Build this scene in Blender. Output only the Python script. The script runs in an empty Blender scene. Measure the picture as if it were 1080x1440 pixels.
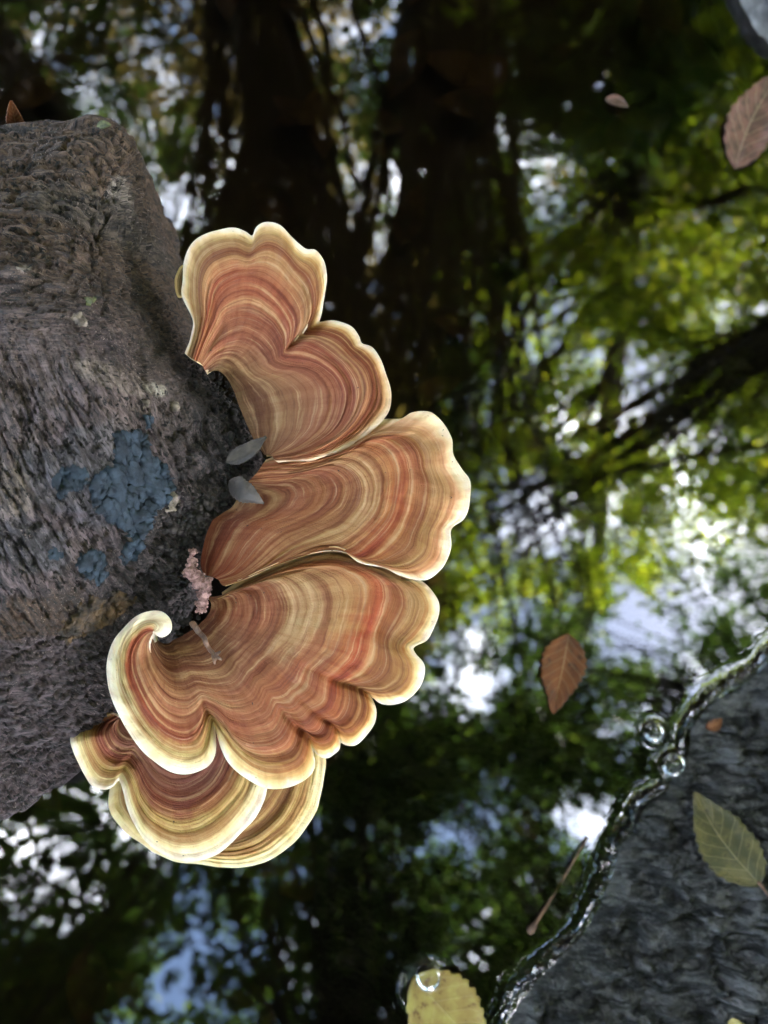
import bpy, math, random
import numpy as np
from mathutils import Vector, Matrix
from mathutils.bvhtree import BVHTree

random.seed(7); np.random.seed(7)
scene = bpy.context.scene
C = scene.collection
R = math.radians

# ------------------------------------------------------------------ camera
PITCH = R(80.0)                 # looking down at the pond
T = math.tan(R(32.0))           # tan of half the vertical field of view
CAM = np.array([0.0, 0.0, 0.290])
FWD = np.array([0.0, math.cos(PITCH), -math.sin(PITCH)])
UP = np.array([0.0, math.sin(PITCH), math.cos(PITCH)])
RT = np.array([1.0, 0.0, 0.0])
cd = bpy.data.cameras.new('camera'); cam = bpy.data.objects.new('camera', cd); C.objects.link(cam)
cam.location = CAM; cam.rotation_euler = (math.pi/2 - PITCH, 0, 0)
cd.sensor_fit = 'VERTICAL'; cd.sensor_height = 36.0; cd.lens = 18.0/T
cd.clip_start = 0.005; cd.clip_end = 2000
cd.dof.use_dof = True; cd.dof.focus_distance = 0.187; cd.dof.aperture_fstop = cd.lens/2.1
scene.camera = cam

# ------------------------------------------------------------------ light
SUN_EL, SUN_AZ = R(50), R(72)          # azimuth clockwise from +Y (towards +X)
sun_dir = Vector((math.sin(SUN_AZ)*math.cos(SUN_EL), math.cos(SUN_AZ)*math.cos(SUN_EL), math.sin(SUN_EL)))
w = bpy.data.worlds.new('World'); scene.world = w; w.use_nodes = True
nt = w.node_tree; nt.nodes.clear()
out = nt.nodes.new('ShaderNodeOutputWorld'); bg = nt.nodes.new('ShaderNodeBackground')
sky = nt.nodes.new('ShaderNodeTexSky'); sky.sky_type = 'NISHITA'; sky.sun_disc = False
sky.sun_elevation = SUN_EL; sky.sun_rotation = SUN_AZ; sky.air_density = 1.0; sky.dust_density = 1.0
bg.inputs['Strength'].default_value = 0.15
tc = nt.nodes.new('ShaderNodeTexCoord'); cl = nt.nodes.new('ShaderNodeTexNoise')
cl.inputs['Scale'].default_value = 3.2; cl.inputs['Detail'].default_value = 5
cr = nt.nodes.new('ShaderNodeValToRGB'); cr.color_ramp.elements[0].position = .51; cr.color_ramp.elements[1].position = .66
mx = nt.nodes.new('ShaderNodeMix'); mx.data_type = 'RGBA'
mx.inputs['B'].default_value = (22.0, 22.4, 24.0, 1)
nt.links.new(tc.outputs['Generated'], cl.inputs['Vector']); nt.links.new(cl.outputs['Fac'], cr.inputs[0])
nt.links.new(cr.outputs[0], mx.inputs['Factor']); nt.links.new(sky.outputs[0], mx.inputs['A'])
nt.links.new(mx.outputs['Result'], bg.inputs['Color']); nt.links.new(bg.outputs[0], out.inputs['Surface'])
sd = bpy.data.lights.new('sun', 'SUN'); sd.energy = 5.0; sd.angle = R(.5); sd.color = (1, .94, .84)
so = bpy.data.objects.new('sun', sd); C.objects.link(so)
so.rotation_euler = (-sun_dir).to_track_quat('-Z', 'Y').to_euler(); so.location = (3, 2, 8)

vs = scene.view_settings
vs.view_transform = 'Standard'; vs.look = 'None'; vs.gamma = 1; vs.use_curve_mapping = False
vs.exposure = 4.15
cy = scene.cycles; cy.max_bounces = 4; cy.diffuse_bounces = 2; cy.glossy_bounces = 2; cy.transmission_bounces = 1; cy.transparent_max_bounces = 8; cy.caustics_reflective = False; cy.caustics_refractive = False

# ------------------------------------------------------------------ frames
def ray(px, py):
    px = np.asarray(px, float); py = np.asarray(py, float)
    return (FWD + RT*((px-540)/720*T)[..., None] + UP*((720-py)/720*T)[..., None])
def onz(px, py, z=0.0):
    d = ray(px, py); t = (z-CAM[2])/d[..., 2]
    return CAM + d*t[..., None]
TILT = R(7)                                    # fungus shelf plane, leaned towards level
FN = -FWD*math.cos(TILT) + UP*math.sin(TILT)
P0 = CAM + FWD*0.190
MM = 0.001
def onF(px, py, h=0.0):
    d = ray(px, py); h = np.asarray(h, float)
    t = ((P0-CAM) @ FN + h) / (d @ FN)
    return CAM + d*t[..., None]
def project(P):
    q = P-CAM; z = q @ FWD
    return 540+720*(q @ RT)/z/T, 720-720*(q @ UP)/z/T
def refl(px, py, Y=None, t=None):
    d = ray(px, py); p = onz(px, py); r = d*np.array([1, 1, -1.]); r = r/np.linalg.norm(r, axis=-1)[..., None]
    if t is None: t = (Y-p[..., 1])/r[..., 1]
    return p + r*np.asarray(t)[..., None]

# ------------------------------------------------------------------ numpy noise
def _h(i, j, k, s):
    n = (i*374761393 + j*668265263 + k*2147483647 + s*974634777) & 0xffffffff
    n = ((n ^ (n >> 13))*1274126177) & 0xffffffff
    n = ((n ^ (n >> 15))*2246822519) & 0xffffffff
    return ((n ^ (n >> 16)) & 0xffffff)/float(0xffffff)
def vnoise(p, s=0):
    p = np.asarray(p, float)
    i = np.floor(p).astype(np.int64); f = p-i; f = f*f*f*(f*(f*6-15)+10)
    r = 0
    for dx in (0, 1):
        for dy in (0, 1):
            for dz in (0, 1):
                wgt = (f[..., 0] if dx else 1-f[..., 0])*(f[..., 1] if dy else 1-f[..., 1])*(f[..., 2] if dz else 1-f[..., 2])
                r = r + wgt*_h(i[..., 0]+dx, i[..., 1]+dy, i[..., 2]+dz, s)
    return r*2-1
def fbm(p, o=4, s=0):
    a, r, tot = 1.0, 0, 0
    for k in range(o):
        r = r + a*vnoise(p*(2.03**k), s+k*17); tot += a; a *= .5
    return r/tot
def sst(a, b, x):
    t = np.clip((x-a)/(b-a), 0, 1); return t*t*(3-2*t)

# ------------------------------------------------------------------ mesh helpers
def link(name, me, parent=None):
    o = bpy.data.objects.new(name, me); C.objects.link(o)
    if parent is not None: o.parent = parent
    return o
def tag(o, label=None, cat=None, group=None, kind=None):
    if label: o['label'] = label
    if cat: o['category'] = cat
    if group: o['group'] = group
    if kind: o['kind'] = kind
    return o
def mesh(name, V, F, mat=None, attrs=None, smooth=True):
    """V (n,3), F (m,k) all faces of k corners, or a list of such arrays"""
    me = bpy.data.meshes.new(name)
    Fs = F if isinstance(F, list) else [F]
    V = np.asarray(V, np.float32)
    me.vertices.add(len(V)); me.vertices.foreach_set('co', V.ravel())
    loops = np.concatenate([np.asarray(f, np.int32).ravel() for f in Fs])
    starts = []; n = 0
    for f in Fs:
        f = np.asarray(f); k = f.shape[1]; starts.append(n+np.arange(len(f))*k); n += len(f)*k
    starts = np.concatenate(starts).astype(np.int32)
    me.loops.add(len(loops)); me.loops.foreach_set('vertex_index', loops)
    me.polygons.add(len(starts)); me.polygons.foreach_set('loop_start', starts)
    me.update(calc_edges=True)
    if smooth: me.polygons.foreach_set('use_smooth', np.ones(len(starts), bool))
    for k, a in (attrs or {}).items():
        a = np.asarray(a, np.float32)
        if a.ndim == 1:
            at = me.attributes.new(k, 'FLOAT', 'POINT'); at.data.foreach_set('value', a)
        elif a.shape[1] == 4:
            at = me.attributes.new(k, 'FLOAT_COLOR', 'POINT'); at.data.foreach_set('color', a.ravel())
        else:
            at = me.attributes.new(k, 'FLOAT_VECTOR', 'POINT'); at.data.foreach_set('vector', a.ravel())
    me.validate()
    if mat: me.materials.append(mat)
    return me
def gridF(nu, nv, closed_u=False, off=0):
    """quads for index u*nv+v"""
    U = np.arange(nu if closed_u else nu-1); Vv = np.arange(nv-1)
    a, b = np.meshgrid(U, Vv, indexing='ij'); a2 = (a+1) % nu
    return np.stack([a*nv+b, a2*nv+b, a2*nv+b+1, a*nv+b+1], -1).reshape(-1, 4)+off
def gnormals(P):
    du = np.gradient(P, axis=0); dv = np.gradient(P, axis=1)
    n = np.cross(du, dv); return n/np.maximum(np.linalg.norm(n, axis=-1), 1e-12)[..., None]
def tube(path, rad, nseg=8, wob=0.0, seed=0):
    path = np.asarray(path, float); n = len(path); rad = np.broadcast_to(rad, (n,))
    t = np.gradient(path, axis=0); t /= np.linalg.norm(t, axis=1)[:, None]+1e-12
    ref = np.array([0.3, 0.2, 1.0]); 
    if abs(t[0] @ ref)/np.linalg.norm(ref) > .9: ref = np.array([1., .1, .2])
    a = np.cross(t, ref); a /= np.linalg.norm(a, axis=1)[:, None]; b = np.cross(t, a)
    th = np.arange(nseg)/nseg*2*np.pi
    rr = rad[:, None]*np.ones(nseg)
    if wob: rr = rr*(1+wob*fbm(np.stack([np.cos(th)[None, :]*1.3+0*rr, np.sin(th)[None, :]*1.3+0*rr, np.arange(n)[:, None]*.35+0*rr], -1), 3, seed))
    P = path[:, None, :]+a[:, None, :]*(np.cos(th)[None, :, None]*rr[..., None])+b[:, None, :]*(np.sin(th)[None, :, None]*rr[..., None])
    V = np.concatenate([P.reshape(-1, 3), path[:1], path[-1:]])
    F4 = []
    i, j = np.meshgrid(np.arange(n-1), np.arange(nseg), indexing='ij'); j2 = (j+1) % nseg
    F4 = np.stack([i*nseg+j, i*nseg+j2, (i+1)*nseg+j2, (i+1)*nseg+j], -1).reshape(-1, 4)
    jj = np.arange(nseg); k2 = (jj+1) % nseg
    F3 = np.concatenate([np.stack([0*jj+n*nseg, k2, jj], -1), np.stack([0*jj+n*nseg+1, (n-1)*nseg+jj, (n-1)*nseg+k2], -1)])
    return V, F4, F3
def join(parts):
    Vs, A, B, n = [], [], [], 0
    for V, F4, F3 in parts:
        Vs.append(V); A.append(F4+n); B.append(F3+n); n += len(V)
    return np.concatenate(Vs), [np.concatenate(A), np.concatenate(B)]
def crom(pts, n):
    """centripetal-free Catmull-Rom resampled at even arc length"""
    p = np.asarray(pts, float)
    e = np.concatenate([[2*p[0]-p[1]], p, [2*p[-1]-p[-2]]]); o = []
    for i in range(len(p)-1):
        a, b, c, d = e[i:i+4]; t = np.linspace(0, 1, 14, endpoint=False)[:, None]
        o.append(.5*((2*b)+(-a+c)*t+(2*a-5*b+4*c-d)*t*t+(-a+3*b-3*c+d)*t**3))
    o = np.concatenate(o+[p[-1:]])
    L = np.concatenate([[0], np.cumsum(np.linalg.norm(np.diff(o[:, :2], axis=0), axis=1))])
    s = np.linspace(0, L[-1], n)
    return np.stack([np.interp(s, L, o[:, k]) for k in range(p.shape[1])], 1)

def lin(*c):
    c = np.asarray(c, float)/255; return np.where(c <= .04045, c/12.92, ((c+.055)/1.055)**2.4)
def L4(*c): return tuple(lin(*c))+(1,)

# ------------------------------------------------------------------ material helper
class Mat:
    def __init__(s, name):
        s.m = bpy.data.materials.new(name); s.m.use_nodes = True; s.t = s.m.node_tree; s.t.nodes.clear()
        s.o = s.n('OutputMaterial'); s.p = None
    def n(s, ty, **kw):
        nd = s.t.nodes.new('ShaderNode'+ty)
        for k, v in kw.items(): setattr(nd, k, v)
        return nd
    def l(s, a, b): s.t.links.new(a, b)
    def put(s, sock, v):
        if isinstance(v, bpy.types.NodeSocket): s.l(v, sock)
        else: sock.default_value = v
    def attr(s, name, what='Fac'): return s.n('Attribute', attribute_name=name).outputs[what]
    def obj(s): return s.n('TexCoord').outputs['Object']
    def math(s, op, a, b=0.0, clamp=False):
        nd = s.n('Math', operation=op, use_clamp=clamp); s.put(nd.inputs[0], a); s.put(nd.inputs[1], b); return nd.outputs[0]
    def noise(s, vec, scale, detail=4, rough=.55, dist=0.0):
        nd = s.n('TexNoise'); s.put(nd.inputs['Vector'], vec); nd.inputs['Scale'].default_value = scale
        nd.inputs['Detail'].default_value = detail; nd.inputs['Roughness'].default_value = rough; nd.inputs['Distortion'].default_value = dist
        return nd.outputs['Fac']
    def voro(s, vec, scale, feature='F1'):
        nd = s.n('TexVoronoi', feature=feature); s.put(nd.inputs['Vector'], vec); nd.inputs['Scale'].default_value = scale; return nd.outputs['Distance']
    def mapr(s, v, a, b, c=0.0, d=1.0):
        nd = s.n('MapRange', interpolation_type='SMOOTHSTEP'); s.put(nd.inputs[0], v)
        for i, x in zip((1, 2, 3, 4), (a, b, c, d)): s.put(nd.inputs[i], x)
        return nd.outputs[0]
    def ramp(s, v, stops):
        nd = s.n('ValToRGB'); s.put(nd.inputs[0], v); e = nd.color_ramp.elements
        while len(e) < len(stops): e.new(.5)
        for x, (p, c) in zip(e, stops): x.position = p; x.color = c
        return nd.outputs[0]
    def mix(s, f, a, b, mode='MIX'):
        nd = s.n('Mix', data_type='RGBA', blend_type=mode); s.put(nd.inputs['Factor'], f); s.put(nd.inputs['A'], a); s.put(nd.inputs['B'], b); return nd.outputs['Result']
    def scalevec(s, v, sc):
        nd = s.n('Mapping'); s.put(nd.inputs[0], v); nd.inputs['Scale'].default_value = sc; return nd.outputs[0]
    def bump(s, h, strength, dist, nrm=None):
        nd = s.n('Bump'); s.put(nd.inputs['Height'], h); nd.inputs['Strength'].default_value = strength; nd.inputs['Distance'].default_value = dist
        if nrm is not None: s.l(nrm, nd.inputs['Normal'])
        return nd.outputs[0]
    def principled(s, col, rough=.7, nrm=None, **kw):
        p = s.n('BsdfPrincipled'); s.put(p.inputs['Base Color'], col); s.put(p.inputs['Roughness'], rough)
        if nrm is not None: s.l(nrm, p.inputs['Normal'])
        for k, v in kw.items(): s.put(p.inputs[k.replace('_', ' ')], v)
        s.p = p; return p.outputs[0]
    def done(s, sh): s.l(sh, s.o.inputs['Surface']); return s.m

# ------------------------------------------------------------------ materials
def mat_fungus(name, seed=0.0):
    m = Mat(name); v = m.attr('bv'); u = m.attr('bu'); col = m.attr('col', 'Color')
    warp = m.noise(m.obj(), 210, 3)
    v2 = m.math('ADD', v, m.math('MULTIPLY', m.math('SUBTRACT', warp, .5), .022))
    def band(fv, fu, det):
        c = m.n('CombineXYZ'); m.l(m.math('MULTIPLY', v2, fv), c.inputs[0]); m.l(m.math('MULTIPLY', u, fu), c.inputs[1]); c.inputs[2].default_value = seed
        return m.noise(c.outputs[0], 1.0, det, .6)
    b1 = band(15, .05, 2); b2 = band(46, .07, 3); b3 = band(6, 1.2, 3); fib = band(3.0, 4.0, 3)
    rim = m.mapr(v, .86, .965, 1, 0)
    dark = m.mix(m.math('MULTIPLY', m.mapr(b1, .47, .62), m.math('MULTIPLY', rim, .62)), col, m.mix(1.0, col, L4(190, 132, 96), 'MULTIPLY'))
    lite = m.mix(m.math('MULTIPLY', m.mapr(b1, .46, .30), m.math('MULTIPLY', rim, .5)), dark, L4(196, 158, 112))
    fine = m.mix(m.math('MULTIPLY', m.mapr(b2, .50, .66), m.math('MULTIPLY', rim, .46)), lite, m.mix(1.0, lite, L4(170, 118, 84), 'MULTIPLY'))
    fine = m.mix(m.math('MULTIPLY', m.mapr(b2, .46, .30), m.math('MULTIPLY', rim, .35)), fine, L4(206, 172, 128))
    b4 = band(120, .10, 2); fine = m.mix(m.math('MULTIPLY', m.mapr(b4, .52, .64), m.math('MULTIPLY', rim, .32)), fine, m.mix(1.0, fine, L4(165, 122, 92), 'MULTIPLY'))
    mott = m.mix(m.mapr(b3, .40, .70, 0, .35), fine, m.mix(1.0, fine, L4(205, 150, 110), 'MULTIPLY'))
    mott = m.mix(m.mapr(fib, .5, .75, 0, .05), mott, m.mix(1.0, mott, L4(160, 120, 96), 'MULTIPLY'))
    sp = m.mapr(m.noise(m.obj(), 900, 2), .70, .76); big = m.mapr(m.noise(m.obj(), 120, 2), .55, .66)
    spk = m.math('MULTIPLY', sp, m.math('ADD', m.math('MULTIPLY', big, .9), .22))
    final = m.mix(spk, mott, L4(52, 34, 26))
    h = m.math('ADD', m.math('MULTIPLY', b1, .9), m.math('ADD', m.math('MULTIPLY', b2, .5), m.math('MULTIPLY', fib, .06)))
    h = m.math('ADD', h, m.math('MULTIPLY', m.noise(m.obj(), 2600, 2), .22))
    nb = m.bump(h, 1.0, .0009)
    s1 = m.principled(final, m.mapr(b2, .3, .7, .52, .8), nb)
    m.p.inputs['Specular IOR Level'].default_value = .35
    tr = m.n('BsdfTranslucent'); m.l(m.mix(1.0, final, L4(255, 225, 160), 'MULTIPLY'), tr.inputs['Color'])
    ms = m.n('MixShader'); m.l(m.mapr(v, .75, 1.0, .04, .28), ms.inputs[0]); m.l(s1, ms.inputs[1]); m.l(tr.outputs[0], ms.inputs[2])
    return m.done(ms.outputs[0])

def mat_log():
    m = Mat('weathered_wood'); col = m.attr('col', 'Color'); sc = m.attr('sc', 'Vector'); g2 = m.attr('sc2', 'Vector'); k = m.attr('gk'); dirt_shade = m.attr('dirt_shade')
    n1 = m.noise(m.scalevec(sc, (.16, 1.5, 1)), 1.0, 5, .7, .5); n2 = m.noise(m.scalevec(g2, (.16, 1.2, 1)), 1.0, 4, .65)
    gr = m.mix(k, n1, n2)
    pit0 = m.noise(m.scalevec(sc, (.62, 1.5, 1)), 1.35, 3, .6, .9)
    pit1 = m.noise(m.scalevec(g2, (.55, 1.3, 1)), 1.5, 3, .6, .7)
    pit = m.mapr(m.mix(k, pit0, pit1), .54, .62)
    spk = m.mapr(m.noise(sc, 3.2, 2), .60, .72)
    big = m.noise(sc, .09, 3)
    c = m.mix(m.mapr(gr, .40, .62, .85, 0), col, m.mix(1.0, col, L4(118, 104, 100), 'MULTIPLY'))
    c = m.mix(m.mapr(gr, .55, .78, 0, .35), c, m.mix(.55, c, L4(178, 158, 148)))
    c = m.mix(m.mapr(big, .4, .7, 0, .45), c, m.mix(1.0, c, L4(150, 132, 122), 'MULTIPLY'))
    c = m.mix(m.math('MULTIPLY', pit, .95), c, L4(16, 12, 11))
    c = m.mix(m.math('MULTIPLY', spk, m.math('MULTIPLY', m.mapr(big, .45, .62), .55)), c, L4(168, 150, 140))
    dn = m.noise(sc, 1.6, 4, .7)
    c = m.mix(m.math('MULTIPLY', dirt_shade, m.mapr(dn, .36, .58, 1, .15)), c, L4(22, 17, 15))  # humus tone together with painted cavity shade
    h = m.math('ADD', m.math('MULTIPLY', gr, .8), m.math('ADD', m.math('MULTIPLY', pit, -.9), m.math('MULTIPLY', m.noise(sc, 4.5, 3), .35)))
    h = m.math('ADD', h, m.math('MULTIPLY', m.math('MULTIPLY', dn, dirt_shade), 2.0))
    return m.done(m.principled(c, .78, m.bump(h, 1.0, .0015)))

def mat_noise(name, c1, c2, scale, rough=.7, bump=.5, bd=.0005, detail=5, lo=.35, hi=.65, transl=0.0, spec=.5):
    m = Mat(name); n = m.noise(m.obj(), scale, detail, .6); n2 = m.noise(m.obj(), scale*4.3, 3, .6)
    c = m.mix(m.mapr(n, lo, hi), c1, c2); c = m.mix(m.mapr(n2, .45, .75, 0, .5), c, m.mix(1.0, c, (.45, .42, .4, 1), 'MULTIPLY'))
    s = m.principled(c, rough, m.bump(m.math('ADD', n, m.math('MULTIPLY', n2, .5)), bump, bd)); m.p.inputs['Specular IOR Level'].default_value = spec
    if transl:
        tr = m.n('BsdfTranslucent'); m.l(c, tr.inputs['Color']); ms = m.n('MixShader'); ms.inputs[0].default_value = transl
        m.l(s, ms.inputs[1]); m.l(tr.outputs[0], ms.inputs[2]); s = ms.outputs[0]
    return m.done(s)

def mat_deadleaf(name, c1, c2, blot, rough=.5):
    """leaf blade: midrib and side veins from lx, ly attributes"""
    m = Mat(name); lx = m.attr('lx'); ly = m.attr('ly')
    n = m.noise(m.obj(), 160, 4); c = m.mix(m.mapr(n, .38, .64), c1, c2)
    bl = m.mapr(m.noise(m.obj(), 330, 4, .7), .56, .68); c = m.mix(m.math('MULTIPLY', bl, .75), c, blot)
    vein = m.mapr(m.math('ABSOLUTE', ly), .0, .05, 1, 0)
    side = m.math('SINE', m.math('MULTIPLY', m.math('SUBTRACT', lx, m.math('MULTIPLY', m.math('ABSOLUTE', ly), .22)), 50.0))
    side = m.mapr(side, .86, 1.0)
    vv = m.math('MAXIMUM', vein, m.math('MULTIPLY', side, .5))
    c = m.mix(m.math('MULTIPLY', vv, .45), c, m.mix(.5, c, L4(225, 205, 150)))
    nb = m.bump(m.math('ADD', vv, m.math('MULTIPLY', n, .6)), .6, .0004)
    s = m.principled(c, rough, nb)
    tr = m.n('BsdfTranslucent'); m.l(c, tr.inputs['Color']); ms = m.n('MixShader'); ms.inputs[0].default_value = .2
    m.l(s, ms.inputs[1]); m.l(tr.outputs[0], ms.inputs[2]); return m.done(ms.outputs[0])

def mat_canopy(name, a, b, c3, tcol):
    m = Mat(name); g = m.attr('lr'); c = m.ramp(g, [(0, a), (.55, b), (1, c3)])
    s = m.principled(c, .55); m.p.inputs['Specular IOR Level'].default_value = .3
    tr = m.n('BsdfTranslucent'); m.l(m.mix(1.0, c, tcol, 'MULTIPLY'), tr.inputs['Color'])
    ad = m.n('AddShader'); m.l(s, ad.inputs[0]); m.l(tr.outputs[0], ad.inputs[1]); return m.done(ad.outputs[0])

def mat_water():
    m = Mat('pond_water')
    n = m.math('ADD', m.noise(m.obj(), 14, 2), m.math('MULTIPLY', m.noise(m.obj(), 45, 2), .25))
    nb = m.bump(n, 1.0, .00012)
    gl = m.n('BsdfGlossy'); gl.inputs['Roughness'].default_value = 0.0; gl.inputs['Color'].default_value = (1, 1, 1, 1); m.l(nb, gl.inputs['Normal'])
    tr = m.n('BsdfTransparent'); tr.inputs['Color'].default_value = (.58, .52, .42, 1)
    fr = m.n('Fresnel'); fr.inputs['IOR'].default_value = 1.80; m.l(nb, fr.inputs['Normal'])
    ms = m.n('MixShader'); m.l(fr.outputs[0], ms.inputs[0]); m.l(tr.outputs[0], ms.inputs[1]); m.l(gl.outputs[0], ms.inputs[2])
    return m.done(ms.outputs[0])

M = {}
M['fungus'] = mat_fungus('fungus_banded', 1.3); M['fungus2'] = mat_fungus('fungus_banded_lower', 7.7)
M['log'] = mat_log(); M['water'] = mat_water()
M['bark'] = mat_noise('tree_bark', (.055, .042, .032, 1), (.022, .017, .014, 1), 6, .85, .8, .02)
M['soil'] = mat_noise('leaf_litter_ground', (.050, .035, .022, 1), (.016, .012, .008, 1), 2.2, .9, .6, .03)
M['crust'] = mat_noise('slate_blue_crust', L4(46, 58, 70), L4(24, 31, 39), 260, .8, .9, .0006, lo=.3, hi=.7, spec=.3)
M['ochre'] = mat_noise('ochre_mould', L4(88, 66, 40), L4(34, 26, 20), 240, .85, 1.0, .001)
M['pink'] = mat_noise('pink_grains', L4(176, 138, 132), L4(118, 88, 84), 900, .8, 1.0, .0005)
M['pale'] = mat_noise('pale_crust', L4(138, 124, 110), L4(92, 82, 74), 500, .85, .8, .0005)
M['flake'] = mat_noise('grey_leaf_fragment', L4(76, 67, 59), L4(46, 40, 37), 260, .6, .6, .0003)
M['crumb'] = mat_noise('dark_crumbs', L4(48, 40, 37), L4(12, 10, 9), 260, .85, .8, .0006)
M['twig'] = mat_noise('brown_twig', L4(124, 92, 72), L4(66, 46, 36), 190, .6, .7, .0005)
M['moss'] = mat_noise('green_fleck', L4(92, 96, 56), L4(56, 62, 36), 700, .7, .6, .0003)
M['leaf_rust'] = mat_deadleaf('leaf_rust', L4(122, 68, 26), L4(92, 48, 20), L4(58, 32, 18))
M['leaf_tan'] = mat_deadleaf('leaf_tan', L4(134, 106, 78), L4(92, 70, 52), L4(56, 42, 34))
M['leaf_yellow'] = mat_deadleaf('leaf_yellow', L4(190, 174, 98), L4(170, 142, 78), L4(110, 74, 46), .35)
M['leaf_olive'] = mat_deadleaf('leaf_olive', L4(70, 70, 44), L4(106, 98, 60), L4(44, 43, 32), .35)
M['leaf_red'] = mat_deadleaf('leaf_red', L4(116, 80, 66), L4(80, 56, 44), L4(56, 38, 32))
def mat_wetlog():
    m = Mat('wet_black_wood'); sc = m.attr('sc', 'Vector')
    g = m.noise(m.scalevec(sc, (.22, .45, 1)), 1.0, 5, .68, 1.2); f = m.noise(sc, .8, 4, .65); b = m.noise(sc, .05, 3)
    k = m.noise(m.scalevec(sc, (.10, .24, 1)), 1.0, 6, .68, 1.4)
    c = m.mix(m.mapr(g, .38, .62), L4(30, 31, 33), L4(92, 91, 92)); c = m.mix(m.mapr(f, .46, .60, 0, .7), c, L4(30, 30, 32))
    c = m.mix(m.mapr(b, .48, .62, 0, .45), c, L4(112, 111, 112)); c = m.mix(m.mapr(k, .50, .40, 0, .92), c, L4(7, 8, 10))  # dark cracks painted in to carry shading the flat light leaves out
    c = m.mix(m.mapr(m.noise(sc, .3, 3), .6, .72, 0, .4), c, L4(70, 80, 70))
    g = m.math('ADD', g, m.math('MULTIPLY', m.mapr(k, .38, .52), .8))
    nb = m.bump(m.math('ADD', g, m.math('MULTIPLY', f, .45)), 1.0, .0018)
    return m.done(m.principled(c, m.mapr(f, .35, .65, .28, .6), nb))
M['wetlog'] = mat_wetlog()
CAN = [mat_canopy('leaves_yellow_green', (.05, .085, .012, 1), (.11, .15, .02, 1), (.22, .24, .035, 1), (2.0, 1.9, .6, 1)),
       mat_canopy('leaves_dark_green', (.022, .045, .014, 1), (.045, .075, .02, 1), (.10, .13, .03, 1), (1.1, 1.2, .6, 1)),
       mat_canopy('leaves_olive_brown', (.08, .066, .03, 1), (.15, .125, .05, 1), (.23, .20, .07, 1), (1.1, 1.0, .6, 1))]

# ================================================================== SETTING: ground and water
def ground():
    nr, na = 110, 160
    r = np.concatenate([np.linspace(.0, 6, 60)[1:], np.geomspace(6.3, 900, nr-59)]); a = np.arange(na)/na*2*np.pi
    rr, aa = np.meshgrid(r, a, indexing='ij'); x = rr*np.cos(aa); y = rr*np.sin(aa)
    n = fbm(np.stack([x*.6, y*.6, 0*x], -1), 4, 5); n2 = fbm(np.stack([x*5, y*5, 0*x], -1), 3, 8)
    edge = 2.7+.5*fbm(np.stack([np.cos(aa)*1.5, np.sin(aa)*1.5, 0*x], -1), 3, 2)
    z = -.125+.55*sst(edge-.5, edge+1.0, rr)+n*.12*sst(edge, edge+2, rr)+n2*.008
    hill = np.clip(y-4.5, 0, None); z += 9.0*(1-np.exp(-hill/9.0))*sst(0, 3, hill)
    V = np.concatenate([np.stack([x, y, z], -1).reshape(-1, 3), [[0, 0, -.125]]])
    i, j = np.meshgrid(np.arange(len(r)-1), np.arange(na), indexing='ij'); j2 = (j+1) % na
    F = np.stack([i*na+j, (i+1)*na+j, (i+1)*na+j2, i*na+j2], -1).reshape(-1, 4)
    jj = np.arange(na); F3 = np.stack([jj*0+len(V)-1, jj, (jj+1) % na], -1)
    tag(link('ground', mesh('ground', V, [F, F3], M['soil'])), kind='structure')
ground()

# waterline of the dark log, traced
WL = [(1200, 830), (1130, 888), (1088, 917), (1060, 940), (1022, 968), (988, 990), (966, 1022), (958, 1058), (938, 1078), (930, 1106), (902, 1126),
      (882, 1164), (862, 1196), (850, 1234), (826, 1284), (800, 1322), (772, 1344), (746, 1374), (722, 1402), (704, 1440), (690, 1500), (660, 1600)]
WLd = crom(WL, 260); WLw = onz(WLd[:, 0], WLd[:, 1])[:, :2]
def sdist(x, y):
    """signed distance to the waterline: positive on the log's side"""
    p = np.stack([x.ravel(), y.ravel()], -1); best = np.full(len(p), 1e9); sg = np.ones(len(p))
    for k in range(len(WLw)-1):
        a, b = WLw[k], WLw[k+1]; ab = b-a; t = np.clip(((p-a) @ ab)/(ab @ ab), 0, 1)
        q = p-(a+t[:, None]*ab); d = np.hypot(q[:, 0], q[:, 1]); m = d < best
        cr_ = ab[0]*q[:, 1]-ab[1]*q[:, 0]
        best = np.where(m, d, best); sg = np.where(m, np.sign(cr_), sg)
    return (best*sg).reshape(x.shape)
BUB = [(920, 1030, 3.6), (948, 1076, 4.4), (603, 1374, 4.6)]       # bubbles: pixel, radius mm
BUBw = [(onz(a, b)[:2], r*MM) for a, b, r in BUB]
RIM_LEAF = onz(np.array([598., 640.]), np.array([1392., 1450.]))[:, :2]

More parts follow.
